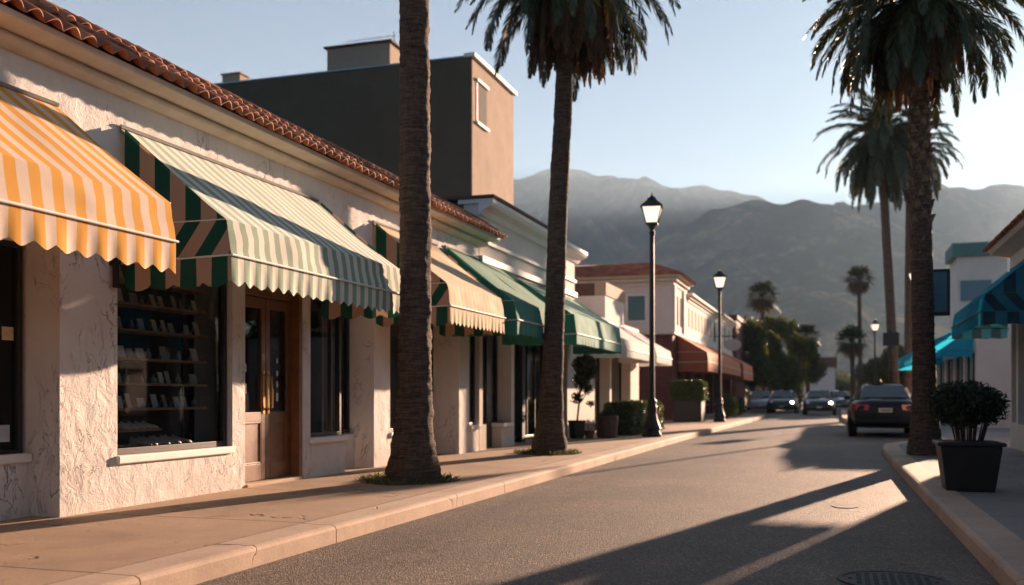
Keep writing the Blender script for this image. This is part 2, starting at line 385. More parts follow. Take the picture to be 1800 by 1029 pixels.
def offs(pl, d):
    out = []
    for i, p in enumerate(pl):
        a = Vector(pl[max(i - 1, 0)]); b = Vector(pl[min(i + 1, len(pl) - 1)]); t = (b - a).normalized()
        out.append((p[0] + t.y * d, p[1] - t.x * d))
    return out
def kerb(name, pl, side):
    """side +1: road lies on +X"""
    mb = MB(); prof = [(0, -.02), (0, .105), (-.012, .126), (-.04, .137), (-.30, .139), (-.30, -.02)]
    for i in range(len(pl) - 1):
        a, b = Vector(pl[i]), Vector(pl[i + 1]); t = (b - a).normalized(); g = .006 if (b - a).length > 2 else 0
        L = [offs(pl, d * side) for d, z in prof]
        vs = []
        for (q, (d, z)) in zip(L, prof):
            p = Vector(q[i]) + t * g; vs.append((p.x, p.y, z))
        for (q, (d, z)) in zip(L, prof):
            p = Vector(q[i + 1]) - t * g; vs.append((p.x, p.y, z))
        n = len(prof); ang = 0
        mb.add(vs, [(k, k + 1, n + k + 1, n + k) for k in range(n - 1)] + [tuple(range(n))[::-1], tuple(range(n, 2 * n))])
    o = obj(name, mb, M['kerb']); recalc(o); return tag(o, kind='structure')
kerb('kerb', KL, 1); kerb('kerb', KR, -1)
lw = offs(KL, -.305); mb = MB(); mb.slab([(-18, -12)] + lw + [(-18, 56.9)], -.02, .13)
tag(obj('pavement', mb, M['walk']), kind='structure')
rw = offs(KR, .305); mb = MB(); mb.slab(rw + [(16, 110), (16, -12)], -.02, .13)
tag(obj('pavement', mb, M['walk_r']), kind='structure')
# side street pavement beyond the junction
mb = MB(); mb.slab([(-18, 63), (-5.2, 63), (-4.2, 64), (-3.9, 66), (-3.9, 110), (-18, 110)], -.02, .13)
tag(obj('pavement', mb, M['walk']), kind='structure')

# hills: two ranges of real terrain
def interp(tab, x):
    if x <= tab[0][0]: return tab[0][1]
    for (a, b), (c, d) in zip(tab, tab[1:]):
        if x <= c: u = (x - a) / (c - a); u = u * u * (3 - 2 * u); return b + (d - b) * u
    return tab[-1][1]
def az(px): return math.degrees(math.atan((px - 900) / F))
def tanel(px, py): return (HOR - py) / F * math.cos(math.radians(az(px)))
far = [(-60, .10), (-40, .14), (az(500), tanel(500, 350)), (az(780), tanel(780, 345)), (az(905), tanel(905, 318)), (az(970), tanel(970, 302)), (az(1010), tanel(1010, 304)), (az(1050), tanel(1050, 311)),
       (az(1075), tanel(1075, 309)), (az(1110), tanel(1110, 324)), (az(1150), tanel(1150, 322)), (az(1190), tanel(1190, 329)), (az(1232), tanel(1232, 324)), (az(1275), tanel(1275, 334)), (az(1320), tanel(1320, 342)), (az(1370), tanel(1370, 358)), (az(1430), tanel(1430, 380)),
       (az(1560), tanel(1560, 352)), (az(1650), tanel(1650, 329)), (az(1690), tanel(1690, 326)), (az(1710), tanel(1710, 331)), (az(1755), tanel(1755, 326)), (az(1800), tanel(1800, 329)), (28.0, .175), (29.5, .115), (31, .085), (36, .08), (70, .10)]
mid_ = [(-60, .04), (-10, .05), (az(1000), .07), (az(1120), tanel(1120, 440)), (az(1200), tanel(1200, 402)), (az(1260), tanel(1260, 370)), (az(1330), tanel(1330, 352)), (az(1375), tanel(1375, 360)), (az(1412), tanel(1412, 350)), (az(1450), tanel(1450, 357)),
        (az(1520), tanel(1520, 372)), (az(1620), tanel(1620, 400)), (az(1750), tanel(1750, 430)), (32, .09), (70, .06)]
near = [(-60, .02), (az(1100), .03), (az(1250), tanel(1250, 560)), (az(1350), tanel(1350, 500)), (az(1430), tanel(1430, 470)), (az(1480), tanel(1480, 480)), (az(1560), tanel(1560, 540)), (az(1700), .06), (70, .03)]
R_N, R_M, R_F = 1000.0, 1700.0, 2700.0
def hill_z(a, r):
    x, y = r * math.sin(R(a)), r * math.cos(R(a))
    n = noise.fractal(Vector((x / 260, y / 260, 3.1)), 1.0, 2.1, 6)
    rg = 1 - abs(noise.noise(Vector((x / 330, y / 330, 9)))) * 2
    def bell(r0, wd_f, wd_b): 
        d = (r - r0) / (wd_f if r < r0 else wd_b); return max(0, 1 - abs(d)) ** 1.25
    h = 0
    for r0, tab, wf, wb in ((R_N, near, 520, 500), (R_M, mid_, 800, 700), (R_F, far, 1150, 900)):
        e = interp(tab, a); b = bell(r0, wf, wb)
        top = e * r0
        hh = top * b + (n * .6 + rg * .55) * top * .42 * b * (1 - b) * 4 * .75 + n * 3.2 * min(1, b * 6)
        h = max(h, hh)
    return h - 2
hb = MB(); hb.smooth = True; NA, NR = 420, 150
def hf(u, v):
    a = -42 + 84 * u; r = 430 + 3300 * v ** 1.15; z = hill_z(a, r)
    aw = R(a) - TH
    return (r * math.sin(aw), r * math.cos(aw), EYE + z if z > -1.9 else -2)
hb.grid(hf, NA, NR)
t = NT('hill_scrub'); co = t.coord()
f = t.noise(.008, 10, .72, .8, co); f2 = t.noise(.05, 7, .75, 0, co)
c = t.ramp(t.math('ADD', t.math('MULTIPLY', f, .7), t.math('MULTIPLY', f2, .3)), [(.40, (.022, .036, .030)), (.49, (.055, .066, .055)), (.54, (.13, .12, .09)), (.62, (.34, .25, .16))])
t.l(c, t.b.inputs['Base Color']); t.set(Roughness=1.0); t.b.inputs['Specular IOR Level'].default_value = 0
tag(obj('hills', hb, t.mat), kind='structure')

# ------------------------------------------------------------------ builders
YV = Vector((0, 1, 0))
def tiles(mb, x0, z0, x1, z1, y0, y1, pitch=.19, courses=3, amp=.036, spp=10):
    """barrel tiles: eave at (x0,z0), top at (x1,z1), running along y"""
    d = Vector((x1 - x0, 0, z1 - z0)); L = d.length; d.normalize(); nrm = Vector((-d.z, 0, d.x)) if d.x < 0 else Vector((-d.z, 0, d.x))
    if nrm.z < 0: nrm = -nrm
    n = int((y1 - y0) / pitch * spp); cl = L / courses
    for c in range(courses):
        rows = []
        s0 = c * cl - (.03 if c else 0); s1 = (c + 1) * cl
        for s, off in ((s1, -.026), (s0, -.016), (s0, 0), (s1, -.01)):
            row = []
            for i in range(n + 1):
                y = y0 + (y1 - y0) * i / n; ti = int(y / pitch); q = math.sin(ti * 12.9898 + c * 78.2) * 43758.5; q -= math.floor(q)
                ph = 2 * math.pi * y / pitch; h = amp * (abs(math.sin(ph / 2)) ** .8 * 2.1 - 1.1) + .012 * (q - .5) + .014 * c
                p = Vector((x0, 0, z0)) + d * (s + (q - .5) * .02) + nrm * (h + off); row.append((p.x, y, p.z))
            rows.append(row)
        m = n + 1; vs = [p for r_ in rows for p in r_]
        mb.add(vs, [(j * m + i, j * m + i + 1, (j + 1) * m + i + 1, (j + 1) * m + i) for j in range(3) for i in range(n)])
    return mb

def scallop_strip(mb, p0, p1, ztop, zbot, pitch, amp, u0=0.0, out=(0, 0, 0), uscale=1.0, phase=0):
    """cloth strip hanging from p0-p1 with lobed lower edge"""
    p0, p1 = Vector(p0), Vector(p1); L = (p1 - p0).length; n = max(8, int(L / pitch * 10)); o = Vector(out)
    perp = Vector((p1 - p0)).cross(Vector((0, 0, 1))).normalized()
    def fn(u, v):
        s = u * L; c = math.cos(2 * math.pi * (s / pitch + phase)); ja = amp * (1 + .45 * noise.noise(Vector((math.floor(s / pitch + phase) * 3.3, p0.y, 1)))); lob = (1 - abs(math.sin(math.pi * (s / pitch + phase)))) * .55 + (.5 + .5 * c) * .45
        zb = zbot + ja * lob * 2 + .012 * noise.noise(Vector((s * .9, p0.y, 7))); z = ztop + (zb - ztop) * v
        wob = noise.noise(Vector((p0.x + s * 3.1, p0.y * 1.7 + s * 2.3, 4))) * .02 * v + .006 * math.sin(2 * math.pi * s / pitch) * v
        p = p0 + (p1 - p0) * u + o * v + perp * wob; return (p.x, p.y, z)
    mb.grid(fn, n, 5, lambda u, v: (u0 + u * L * uscale, v))

def awning(label, y0, y1, xw, xf, zt, zf=2.67, zb=2.36, zv=2.10, front=None, side=None, pitch=.2, group=None, side_stripe=True, lobe=None, bar=None, amp=.022, sag=.02, ends=(0, 1)):
    """canvas awning on a wall at xw, hanging to xf; works on either side of the street"""
    sg = 1 if xf > xw else -1
    t = thing('awning', label, 'awning', (xw, (y0 + y1) / 2, 2.1), 0, group)
    L = y1 - y0; xb = xf + .05 * sg
    mb = MB(); nu = max(10, int(L / .07))
    rnds = y0 * 3.7
    def can(u, v):
        y = y0 + u * L; x = xw + (xf - xw) * v; z = zt + (zf - zt) * v
        sg_ = math.sin(math.pi * v) * (sag * (.6 + .4 * math.cos(2 * math.pi * u * max(1, round(L / 1.2)))))
        z += -sg_ + (noise.noise(Vector((y * 1.7, v * 2.2, rnds))) * .024 + noise.noise(Vector((y * 5.5 + v * 3, v * 1.2, rnds))) * .010) * math.sin(math.pi * v)
        return (x, y, z)
    mb.grid(can, nu, 12, lambda u, v: (u * L, v))
    def dropf(u, v):
        y = y0 + u * L; z = zf + (zb - zf) * v; x = xf + (xb - xf) * v + noise.noise(Vector((y * 2.5, v * 2, rnds + 5))) * .012 * math.sin(math.pi * v) * 2
        return (x, y, z)
    mb.grid(dropf, nu, 5, lambda u, v: (u * L, v))
    obj('canopy', mb, front, t, smooth=False)
    for p in t.children[-1].data.polygons: p.use_smooth = True
    mb = MB(); scallop_strip(mb, (xb, y0, 0), (xb, y1, 0), zb, zv, lobe or pitch, amp, 0); obj('valance', mb, front, t, smooth=True)
    xbw = xw + .06 * sg
    for k, y in enumerate((y0, y1)):
        if k not in ends: continue
        mb = MB(); yy = y + (.004 if k == 0 else -.004); W = abs(xf - xbw); nn = 14
        def sa(u, v):
            x = xbw + (xf - xbw) * u; zt_ = zt - .02 + (zf - zt) * u; z = zf + (zt_ - zf) * v; return (x, yy, z)
        mb.grid(sa, nn, 4, lambda u, v: (u * W, v))
        def sb(u, v):
            x = xbw + (xf + .05 * sg * v - xbw) * u; return (x, yy, zf + (zb - zf) * v)
        mb.grid(sb, nn, 6, lambda u, v: (u * W + (v * .26 if side_stripe else 0), v))
        scallop_strip(mb, (xbw, yy, 0), (xb, yy, 0), zb + .002, zv - .02, .27, amp, .05)
        obj('side_panel', mb, side or front, t, smooth=True)
    mb = MB(); mb.tube([(xb + .012 * sg, y0 - .01, zb), (xb + .012 * sg, y1 + .01, zb)], .011, 8)
    for y in (y0, y1): mb.tube([(xb + .012 * sg, y, zb), (xw + .03 * sg, y, zb - .03)], .009, 6); mb.tube([(xf, y, zf), (xw, y, zf)], .006, 6)
    obj('front_bar', mb, bar or M['white_trim'], t)
    mb = MB(); k = max(2, int(L / 1.3))
    for i in range(k + 1):
        y = y0 + .03 + (L - .06) * i / k; mb.tube([(xw, y, zt - .03), (xf - .02 * sg, y, zf - .02)], .012, 6)
    mb.tube([(xw + .02 * sg, y0, zt + .005), (xw + .02 * sg, y1, zt + .005)], .018, 6)
    obj('frame', mb, M['steel'], t)
    return t

def window(parent, x, y0, y1, z0, z1, mull=(), trans=(), sill=None, sign=1, fw=.05, frame=None, glass_m=None, depth=.07):
    """street-facing window unit in the plane x (sign +1 faces +X)"""
    mb = MB(); a, b = x - depth / 2, x + depth / 2
    mb.box(a, b, y0, y0 + fw, z0, z1); mb.box(a, b, y1 - fw, y1, z0, z1)
    mb.box(a, b, y0 + fw, y1 - fw, z0, z0 + fw); mb.box(a, b, y0 + fw, y1 - fw, z1 - fw, z1)
    for m in mull: mb.box(a + .008, b - .008, m - fw / 3, m + fw / 3, z0 + fw, z1 - fw)
    for m in trans: mb.box(a + .012, b - .012, y0 + fw, y1 - fw, m - fw / 3, m + fw / 3)
    w_ = obj('window', mb, frame or M['dark_frame'], parent, bevel=.004)
    mb = MB(); mb.quad((x, y0 + fw, z0 + fw), (x, y1 - fw, z0 + fw), (x, y1 - fw, z1 - fw), (x, y0 + fw, z1 - fw)); obj('pane', mb, glass_m or M['glass'], w_)
    if sill:
        xa, xb, zs = sill; mb = MB(); mb.box(min(xa, xb), max(xa, xb), y0 - .03, y1 + .02, zs - .075, zs); obj('sill', mb, M['white_trim'], w_, bevel=.012)
    return w_

def leafcloud(mb, blobs, n, size, rng, shell=.55, droop=0):
    tot = sum(b[3] * b[4] * b[5] for b in blobs)
    for b in blobs:
        k = int(n * b[3] * b[4] * b[5] / tot)
        for _ in range(k):
            d = Vector((rng.gauss(0, 1), rng.gauss(0, 1), rng.gauss(0, 1))).normalized(); r = (shell + (1 - shell) * rng.random()) if rng.random() < .8 else rng.random()
            r *= 1 + .12 * noise.noise(d * 2.5 + Vector((b[0], b[1], b[2])))
            c = Vector((b[0] + d.x * r * b[3], b[1] + d.y * r * b[4], b[2] + d.z * r * b[5]))
            nn = (d + Vector((rng.gauss(0, .7), rng.gauss(0, .7), rng.gauss(0, .7) - droop))).normalized()
            a = nn.cross(Vector((rng.gauss(0, 1), rng.gauss(0, 1), rng.gauss(0, 1)))).normalized(); e = nn.cross(a)
            s = size * rng.uniform(.6, 1.4); L = a * s; W = e * s * .38
            mb.add([c - L, c + W + nn * s * .15, c + L, c - W + nn * s * .15], [(0, 1, 2, 3)])
    return mb

def frond(mb, base, azm, el, L, curl, rng, nl=38, lw=.03, ll=.42, live=True):
    """pinnate leaf: arching rachis with leaflets on both sides"""
    pts = []; p = Vector(base); e = el; n = 12; ca, sa = math.cos(azm), math.sin(azm)
    for i in range(n + 1):
        pts.append(p.copy()); d = Vector((ca * math.cos(e), sa * math.cos(e), math.sin(e))); p = p + d * (L / n)
        e = max(-1.50, e - curl / n * (0.5 + 1.1 * i / n))
    mb.cur = 1 if live else 2
    mb.tube(pts, [.018 * (1 - .85 * i / n) + .003 for i in range(n + 1)], 4, False)
    mb.cur = 0 if live else 2
    side = Vector((-sa, ca, 0))
    tw = rng.uniform(-.35, .35)
    for i in range(nl):
        t = .10 + .90 * i / (nl - 1); f = t * n; k = min(int(f), n - 1); q = pts[k].lerp(pts[k + 1], f - k); d = (pts[k + 1] - pts[k]).normalized()
        up = side.cross(d).normalized(); up = up if up.z > 0 or abs(d.z) > .9 else -up
        ln = ll * (math.sin(math.pi * min(1, .18 + t * .80)) ** .7) * rng.uniform(.85, 1.1)
        if not live: ln *= .8
        for s in (-1, 1):
            sd = (side * s * math.cos(tw) + up * (s * math.sin(tw)))
            dr = (d * (.95 + .5 * t) + sd * rng.uniform(.65, .95) + up * rng.uniform(-.12, .42) + Vector((0, 0, -.30))).normalized()
            tip = q + dr * ln + Vector((0, 0, -.16 * ln)); midp = q + dr * ln * .5
            wv = d.cross(dr).cross(dr).normalized() * lw * rng.uniform(.8, 1.2)
            mb.add([q - wv * .3, midp - wv, tip, midp + wv, q + wv * .3], [(0, 1, 2, 3, 4)])

def trunk_mb(pts, rad, seed, ring=.075, n=26, rough=.02):
    """palm trunk: ringed and slightly irregular"""
    pts = [Vector(p) for p in pts]; lens = [0]
    for a, b in zip(pts, pts[1:]): lens.append(lens[-1] + (b - a).length)
    T = lens[-1]; m = int(T / .03); vs = []
    for i in range(m + 1):
        s = T * i / m; k = 0
        while k < len(pts) - 2 and lens[k + 1] < s: k += 1
        u = (s - lens[k]) / (lens[k + 1] - lens[k]); u2 = u * u * (3 - 2 * u)
        c = pts[k].lerp(pts[k + 1], u); r = rad[k] + (rad[k + 1] - rad[k]) * u2
        rn = s / ring + .5 * noise.noise(Vector((s * 3, seed, 0))); saw = (rn - math.floor(rn))
        for j in range(n):
            a = 2 * math.pi * j / n
            nz = noise.noise(Vector((math.cos(a) * 2.2, math.sin(a) * 2.2, s * 2.6 + seed))) * .6 + noise.noise(Vector((math.cos(a) * 5, math.sin(a) * 5, s * 14 + seed))) * .6
            rr = r * (1 + .035 * (1 - saw)) + rough * nz
            vs.append((c.x + rr * math.cos(a), c.y + rr * math.sin(a), c.z))
    mb = MB(); mb.add(vs, [(i * n + j, i * n + (j + 1) % n, (i + 1) * n + (j + 1) % n, (i + 1) * n + j) for i in range(m) for j in range(n)] + [tuple(range(n))[::-1], tuple(range(m * n, (m + 1) * n))])
    mb.sm = [True] * len(mb.f); return mb

def crown_mb(top, L, nf, seed, nl=36, skirt=26, fan=False, skirtL=None, elmin=-.9, lw=.022):
    rng = random.Random(seed); mb = MB(); top = Vector(top)
    for i in range(nf):
        q = (i + .5) / nf; el = 1.35 + (elmin - 1.35) * q ** .85 + rng.uniform(-.12, .12); a = i * 2.39996 + rng.uniform(-.2, .2)
        l = L * rng.uniform(.85, 1.08) * (.75 + .25 * min(1, q * 2)); b = top + Vector((math.cos(a) * .12, math.sin(a) * .12, .25 - .45 * q))
        frond(mb, b, a, el, l, rng.uniform(1.2, 1.85), rng, nl, lw, L * .165)
    for i in range(skirt):
        a = i * 2.39996 * 1.3; q = i / max(1, skirt)
        frond(mb, top + Vector((math.cos(a) * .16, math.sin(a) * .16, -.2 - .15 * q)), a, rng.uniform(-.75, -.2), (skirtL or L * .62) * rng.uniform(.75, 1.1), 3.2, rng, int(nl * .7), lw * 1.1, L * .13, False)
    return mb

def fan_crown_mb(top, rad, nf, seed):
    """fan palm: costapalmate blades on short stalks, brown skirt below"""
    rng = random.Random(seed); mb = MB(); top = Vector(top)
    for i in range(nf):
        q = (i + .5) / nf; dead = q > .72
        el = 1.3 - 2.7 * q + rng.uniform(-.15, .15); a = i * 2.39996; d = Vector((math.cos(a) * math.cos(el), math.sin(a) * math.cos(el), math.sin(el)))
        mb.cur = 2 if dead else 0
        st = rad * (.5 if not dead else .3) * rng.uniform(.85, 1.1); h = top + d * st; mb.tube([top, h], .02, 4, False)
        side = d.cross(Vector((0, 0, 1))).normalized(); up = side.cross(d)
        for k in range(11):
            th = (k - 5) / 5 * 1.6; bl = rad * rng.uniform(.55, .8) * (1 - .25 * abs(th) / 1.7) * rng.uniform(.85, 1.05)
            v = (d * math.cos(th) + side * math.sin(th)).normalized(); e = (-d * math.sin(th) + side * math.cos(th)) * rad * .045
            m1 = h + v * bl * .55 + up * .03; tip = h + v * bl + Vector((0, 0, -.25 * bl))
            mb.add([h, m1 - e, tip, m1 + e], [(0, 1, 2, 3)])
    return mb
PM = [M['frond'], M['frond'], M['frond_dead']]

def palm(name, label, base, top, rad, L, nf, seed, skirt=26, fan=False, flare=1.9, boots=None, skirtL=None, group=None, nl=36, elmin=-.9, mids=(), rough=.02, lw=.022, fruit=False, ring=.075):
    base, top = Vector(base), Vector(top); t = thing(name, label, 'palm tree', base, 0, group)
    H = top.z - base.z
    def along(h): 
        u = h / H; p = base.lerp(top, u); p.z = base.z + h
        for (hh, dx) in mids: p.x += dx * math.exp(-((h - hh) / (H * .22)) ** 2)
        return p
    hs = [-.05, .12, .35, .7, 1.2, 2.2, H * .5, H * .75, H]; rs = [rad * flare * 1.05, rad * flare, rad * (1 + (flare - 1) * .66), rad * (1 + (flare - 1) * .38), rad * (1 + (flare - 1) * .16), rad * 1.05, rad, rad * .93, rad * .9]
    o = obj('trunk', trunk_mb([along(h) for h in hs], rs, seed, rough=rough, ring=ring), M['bark'], t)
    if boots:
        b = MB(); rng = random.Random(seed + 5); h = boots[0]; i = 0
        while h < H - .05:
            a = i * 2.39996; i += 1; h += .028; p = along(h); g = min(1, (h - boots[0]) / .8)
            if rng.random() > .35 + .65 * g: continue
            d = Vector((math.cos(a), math.sin(a), 0)); s = Vector((-math.sin(a), math.cos(a), 0)); r0 = rad * .88; wd = .085 * rng.uniform(.8, 1.1); ln = rng.uniform(.13, .2); o_ = rng.uniform(.035, .09) * (.6 + .6 * g)
            q = p + d * r0; tz = Vector((0, 0, 1))
            vs = [q - s * wd, q + s * wd, q + d * o_ * .5 + s * wd * .55 + tz * ln * .6, q + d * o_ + s * wd * .3 + tz * ln, q + d * o_ - s * wd * .3 + tz * ln, q + d * o_ * .5 - s * wd * .55 + tz * ln * .6,
                  q + d * o_ * .4 + tz * ln * .1, q - d * .05 + tz * ln]
            b.add(vs, [(0, 1, 6), (1, 2, 6), (2, 3, 6), (3, 4, 6), (4, 5, 6), (5, 0, 6), (3, 7, 4), (2, 7, 3), (4, 7, 5)])
        obj('leaf_bases', b, M['boots'], t)
    c = fan_crown_mb(top, L, nf, seed) if fan else crown_mb(top, L, nf, seed, nl, skirt, skirtL=skirtL, elmin=elmin, lw=lw)
    obj('crown', c, PM, t)
    if fruit:
        b = MB(); rng = random.Random(seed)
        for i in range(26):
            a = i * 2.4; p = top + Vector((math.cos(a) * .2, math.sin(a) * .2, .1)); q = p + Vector((math.cos(a) * rng.uniform(.35, .75), math.sin(a) * rng.uniform(.35, .75), rng.uniform(-.1, .35)))
            b.tube([p, q, q + Vector((0, 0, -.2))], [.02, .05, .03], 5)
        obj('fruit_stalks', b, M['fruit'], t)
    return t

def grass_tuft(label, c, rx, ry, n, seed, h=.09):
    rng = random.Random(seed); mb = MB()
    for _ in range(n):
        a = rng.uniform(0, 2 * math.pi); r = math.sqrt(rng.random()); x = c[0] + rx * r * math.cos(a); y = c[1] + ry * r * math.sin(a)
        d = Vector((rng.gauss(0, .5), rng.gauss(0, .5), 1)).normalized() * h * rng.uniform(.4, 1.3); s = Vector((rng.gauss(0, 1), rng.gauss(0, 1), 0)).normalized() * .005
        p = Vector((x, y, .13)); mb.add([p - s, p + s, p + d * .6 + s * .7, p + d + Vector((d.x * .4, d.y * .4, -.01))], [(0, 1, 2, 3)])
    o = obj('grass', mb, M['grass']); return tag(o, label, 'grass', kind='stuff')

def tree(label, base, H, blobs, seed, leaves=9000, size=.13, mat=None, group=None, name='street_tree', trunk_r=.14):
    rng = random.Random(seed); t = thing(name, label, 'tree', base, 0, group); b = Vector(base); mb = MB()
    mb.tube([b + Vector((0, 0, -.05)), b + Vector((.05, 0, H * .2)), b + Vector((0, .05, H * .45)), b + Vector((.1, 0, H * .7))], [trunk_r * 1.3, trunk_r, trunk_r * .8, trunk_r * .3], 9)
    for q in blobs:
        c = b + Vector(q[:3]); mb.tube([b + Vector((0, 0, H * .28)), b.lerp(c, .5) + Vector((0, 0, H * .12)), c], [trunk_r * .5, trunk_r * .3, trunk_r * .1], 6)
    obj('trunk', mb, M['bark_tree'], t)
    sub = []
    for q in blobs:
        for _ in range(7):
            d = Vector((rng.gauss(0, 1), rng.gauss(0, 1), rng.gauss(0, 1))).normalized() * .62
            k = rng.uniform(.38, .6); sub.append((b.x + q[0] + d.x * q[3], b.y + q[1] + d.y * q[4], b.z + q[2] + d.z * q[5], q[3] * k, q[4] * k, q[5] * k))
    mb = MB(); leafcloud(mb, sub, leaves, size, rng, .4); obj('crown', mb, mat or M['leaf_tree'], t)
    return t

# ------------------------------------------------------------------ left side: first shop building
XP = -6.12; XR = -6.42; ZC = 2.52
Y1E = 17.0
sb = thing('shop_building', 'long white rough stucco shop with terracotta tile eave, nearest on the left', 'building', (-6.5, 6, .13))
wl = MB()
wl.box(XR, XP, -8, Y1E, ZC, 3.98)                                  # upper wall
piers = [(-8, -6.9), (-4, -3.3), (0, .7), (3.3, 4.0), (6.72, 7.42), (9.22, 9.46), (10.71, 10.89), (12.67, 13.2), (15.1 + .9, 16.5)]
for a, b in piers: wl.box(XR - .18, XP, a, b, .05, ZC)
wl.box(XR - .18, XP, 7.42, 9.22, .05, .58)                         # parapet under the display window
wl.box(XR - .18, XP, 10.89, 11.80, .05, .60)
wl.box(XR - .18, XR, 11.80, 12.67, .05, .60)
wl.box(XR - .18, XP, 13.2, 13.95, .05, .58)
wl.box(XR - .18, XP, 16.5, Y1E, .05, .58)
for a, b in ((4.0, 6.72), (.7, 3.3), (-3.3, 0), (-6.9, -4)): wl.box(XR - .18, XR, a, b, .05, .62)
for a, b in ((11.80, 12.67), (4.0, 6.72), (.7, 3.3), (-3.3, 0), (-6.9, -4), (13.95, 16.0)): wl.box(XR - .18, XR, a, b, 2.42, ZC)
wl.box(XR - .4, XR - .03, 9.46, 10.71, 2.36, ZC)
wl.box(-16, XR, Y1E - .25, Y1E, 0, 3.98); wl.box(-16, XR, -8, -7.75, 0, 3.98); wl.box(-16, -15.75, -7.75, Y1E - .25, 0, 3.98)
ob = obj('wall', wl, M['stucco'], sb)
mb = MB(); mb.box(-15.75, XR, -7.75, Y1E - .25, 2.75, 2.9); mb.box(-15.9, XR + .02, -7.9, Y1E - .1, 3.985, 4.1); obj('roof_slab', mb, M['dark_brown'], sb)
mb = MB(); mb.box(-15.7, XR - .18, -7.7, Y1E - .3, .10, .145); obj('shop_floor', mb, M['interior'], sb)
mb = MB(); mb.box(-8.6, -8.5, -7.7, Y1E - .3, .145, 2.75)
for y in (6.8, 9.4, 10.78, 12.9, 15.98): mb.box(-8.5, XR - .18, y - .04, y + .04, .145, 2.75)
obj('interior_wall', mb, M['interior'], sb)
mb = MB(); mb.prism_y([(XP - .02, 3.835), (XP + .05, 3.835), (XP + .10, 3.845), (XP + .14, 3.865), (XP + .15, 3.89), (XP + .14, 3.915), (XP + .12, 3.925), (-5.765, 3.935), (-5.755, 3.94), (-5.75, 3.99), (XP - .02, 3.99)], -8, Y1E + .12)
obj('cornice', mb, M['cornice'], sb, bevel=.004)
mb = MB(); tiles(mb, -5.66, 4.0, -6.28, 4.40, -8, Y1E + .25, .19, 3)
obj('tile_roof', mb, M['tile'], sb, smooth=True)
mb = MB(); mb.tube([(-6.3, -8, 4.40), (-6.3, Y1E + .25, 4.40)], .065, 8); mb.prism_y([(-6.0, 4.0), (-6.3, 4.30), (-6.45, 4.2), (-6.45, 4.0)], -8, Y1E + .14); obj('ridge', mb, M['tile'], sb)

# bay windows and doors
window(sb, XR - .08, 4.05, 6.68, .64, 2.42, sill=(XR - .1, XR + .04, .66))
window(sb, XR - .08, .75, 3.25, .64, 2.42, sill=(XR - .1, XR + .04, .66))
w1 = window(sb, XP - .09, 7.43, 9.20, .60, 2.50, sill=(XP - .22, XP + .035, .60), fw=.06)
w2 = window(sb, XP - .09, 10.90, 11.80, .62, 2.50, mull=(11.55,), sill=(XP - .22, XP + .05, .62))
w2b = window(sb, XR - .1, 11.84, 12.64, .62, 2.42, sill=None)
w3 = window(sb, XP - .09, 13.22, 13.95, .60, 2.50, sill=(XP - .22, XP + .03, .60))
w4 = window(sb, XP - .09, 16.52, 16.95, .60, 2.50, sill=(XP - .22, XP + .05, .60))
mb = MB(); mb.box(-6.9, -6.86, 13.98, 16.0, .13, 2.42); obj('dark_door', mb, M['black'], sb)
# double door
DX = XP - .15
mb = MB(); mb.box(DX - .05, DX + .05, 9.465, 9.53, .15, 2.36); mb.box(DX - .05, XP - .01, 10.64, 10.705, .15, 2.36); mb.box(DX - .05, DX + .05, 9.53, 10.64, 2.27, 2.36)
obj('door_frame', mb, M['wood'], sb, bevel=.005)
mb = MB(); mb.box(XR - .5, XP + .02, 9.47, 10.7, .05, .165); obj('door_step', mb, M['kerb'], sb, bevel=.01)
for k, (a, b) in enumerate(((9.54, 10.08), (10.09, 10.63))):
    mb = MB(); x0, x1 = DX - .025, DX + .022
    mb.box(x0, x1, a, a + .085, .17, 2.26); mb.box(x0, x1, b - .085, b, .17, 2.26); mb.box(x0, x1, a + .085, b - .085, 2.14, 2.26)
    mb.box(x0, x1, a + .085, b - .085, .84, .95); mb.box(x0, x1, a + .085, b - .085, .17, .36)
    mb.box(x0 + .012, x1 - .014, a + .085, b - .085, .36, .84)
    for q in ((a + .085, a + .105, .36, .84), (b - .105, b - .085, .36, .84), (a + .105, b - .105, .36, .38), (a + .105, b - .105, .82, .84)): mb.box(x1 - .014, x1 - .002, *q)
    dr = obj('door', mb, M['wood'], sb, bevel=.004)
    mb = MB(); mb.quad((DX, a + .085, .95), (DX, b - .085, .95), (DX, b - .085, 2.14), (DX, a + .085, 2.14)); obj('pane', mb, M['glass'], dr)
    hy = b - .045 if k == 0 else a + .045
    mb = MB(); mb.tube([(DX + .022, hy, .98), (DX + .07, hy, 1.0), (DX + .075, hy, 1.18), (DX + .07, hy, 1.36), (DX + .022, hy, 1.38)], .013, 8); mb.box(DX + .02, DX + .03, hy - .022, hy + .022, .93, 1.42)
    obj('handle', mb, M['brass'], dr)
    for (u, z, s) in (((.28, 1.45, .045), (.28, 1.22, .055), (.22, 1.08, .03)) if k == 0 else ((.5, 1.55, .03), (.5, 1.40, .03), (.5, 1.27, .035), (.5, 1.12, .05))):
        mb = MB(); y = a + (b - a) * u; mb.box(DX + .002, DX + .004, y - s * .5, y + s * .5, z - s, z + s); obj('notice', mb, M['paper'], dr)
# notices on the first window
mb = MB(); mb.box(XR - .078, XR - .074, 6.49, 6.61, 1.60, 1.71); obj('notice', mb, simple('yellowed_paper', (.6, .48, .26), .8, .15, 12), sb)
mb = MB(); mb.box(XR - .078, XR - .074, 6.36, 6.57, .76, .90); obj('notice', mb, M['paper_blue'], sb)
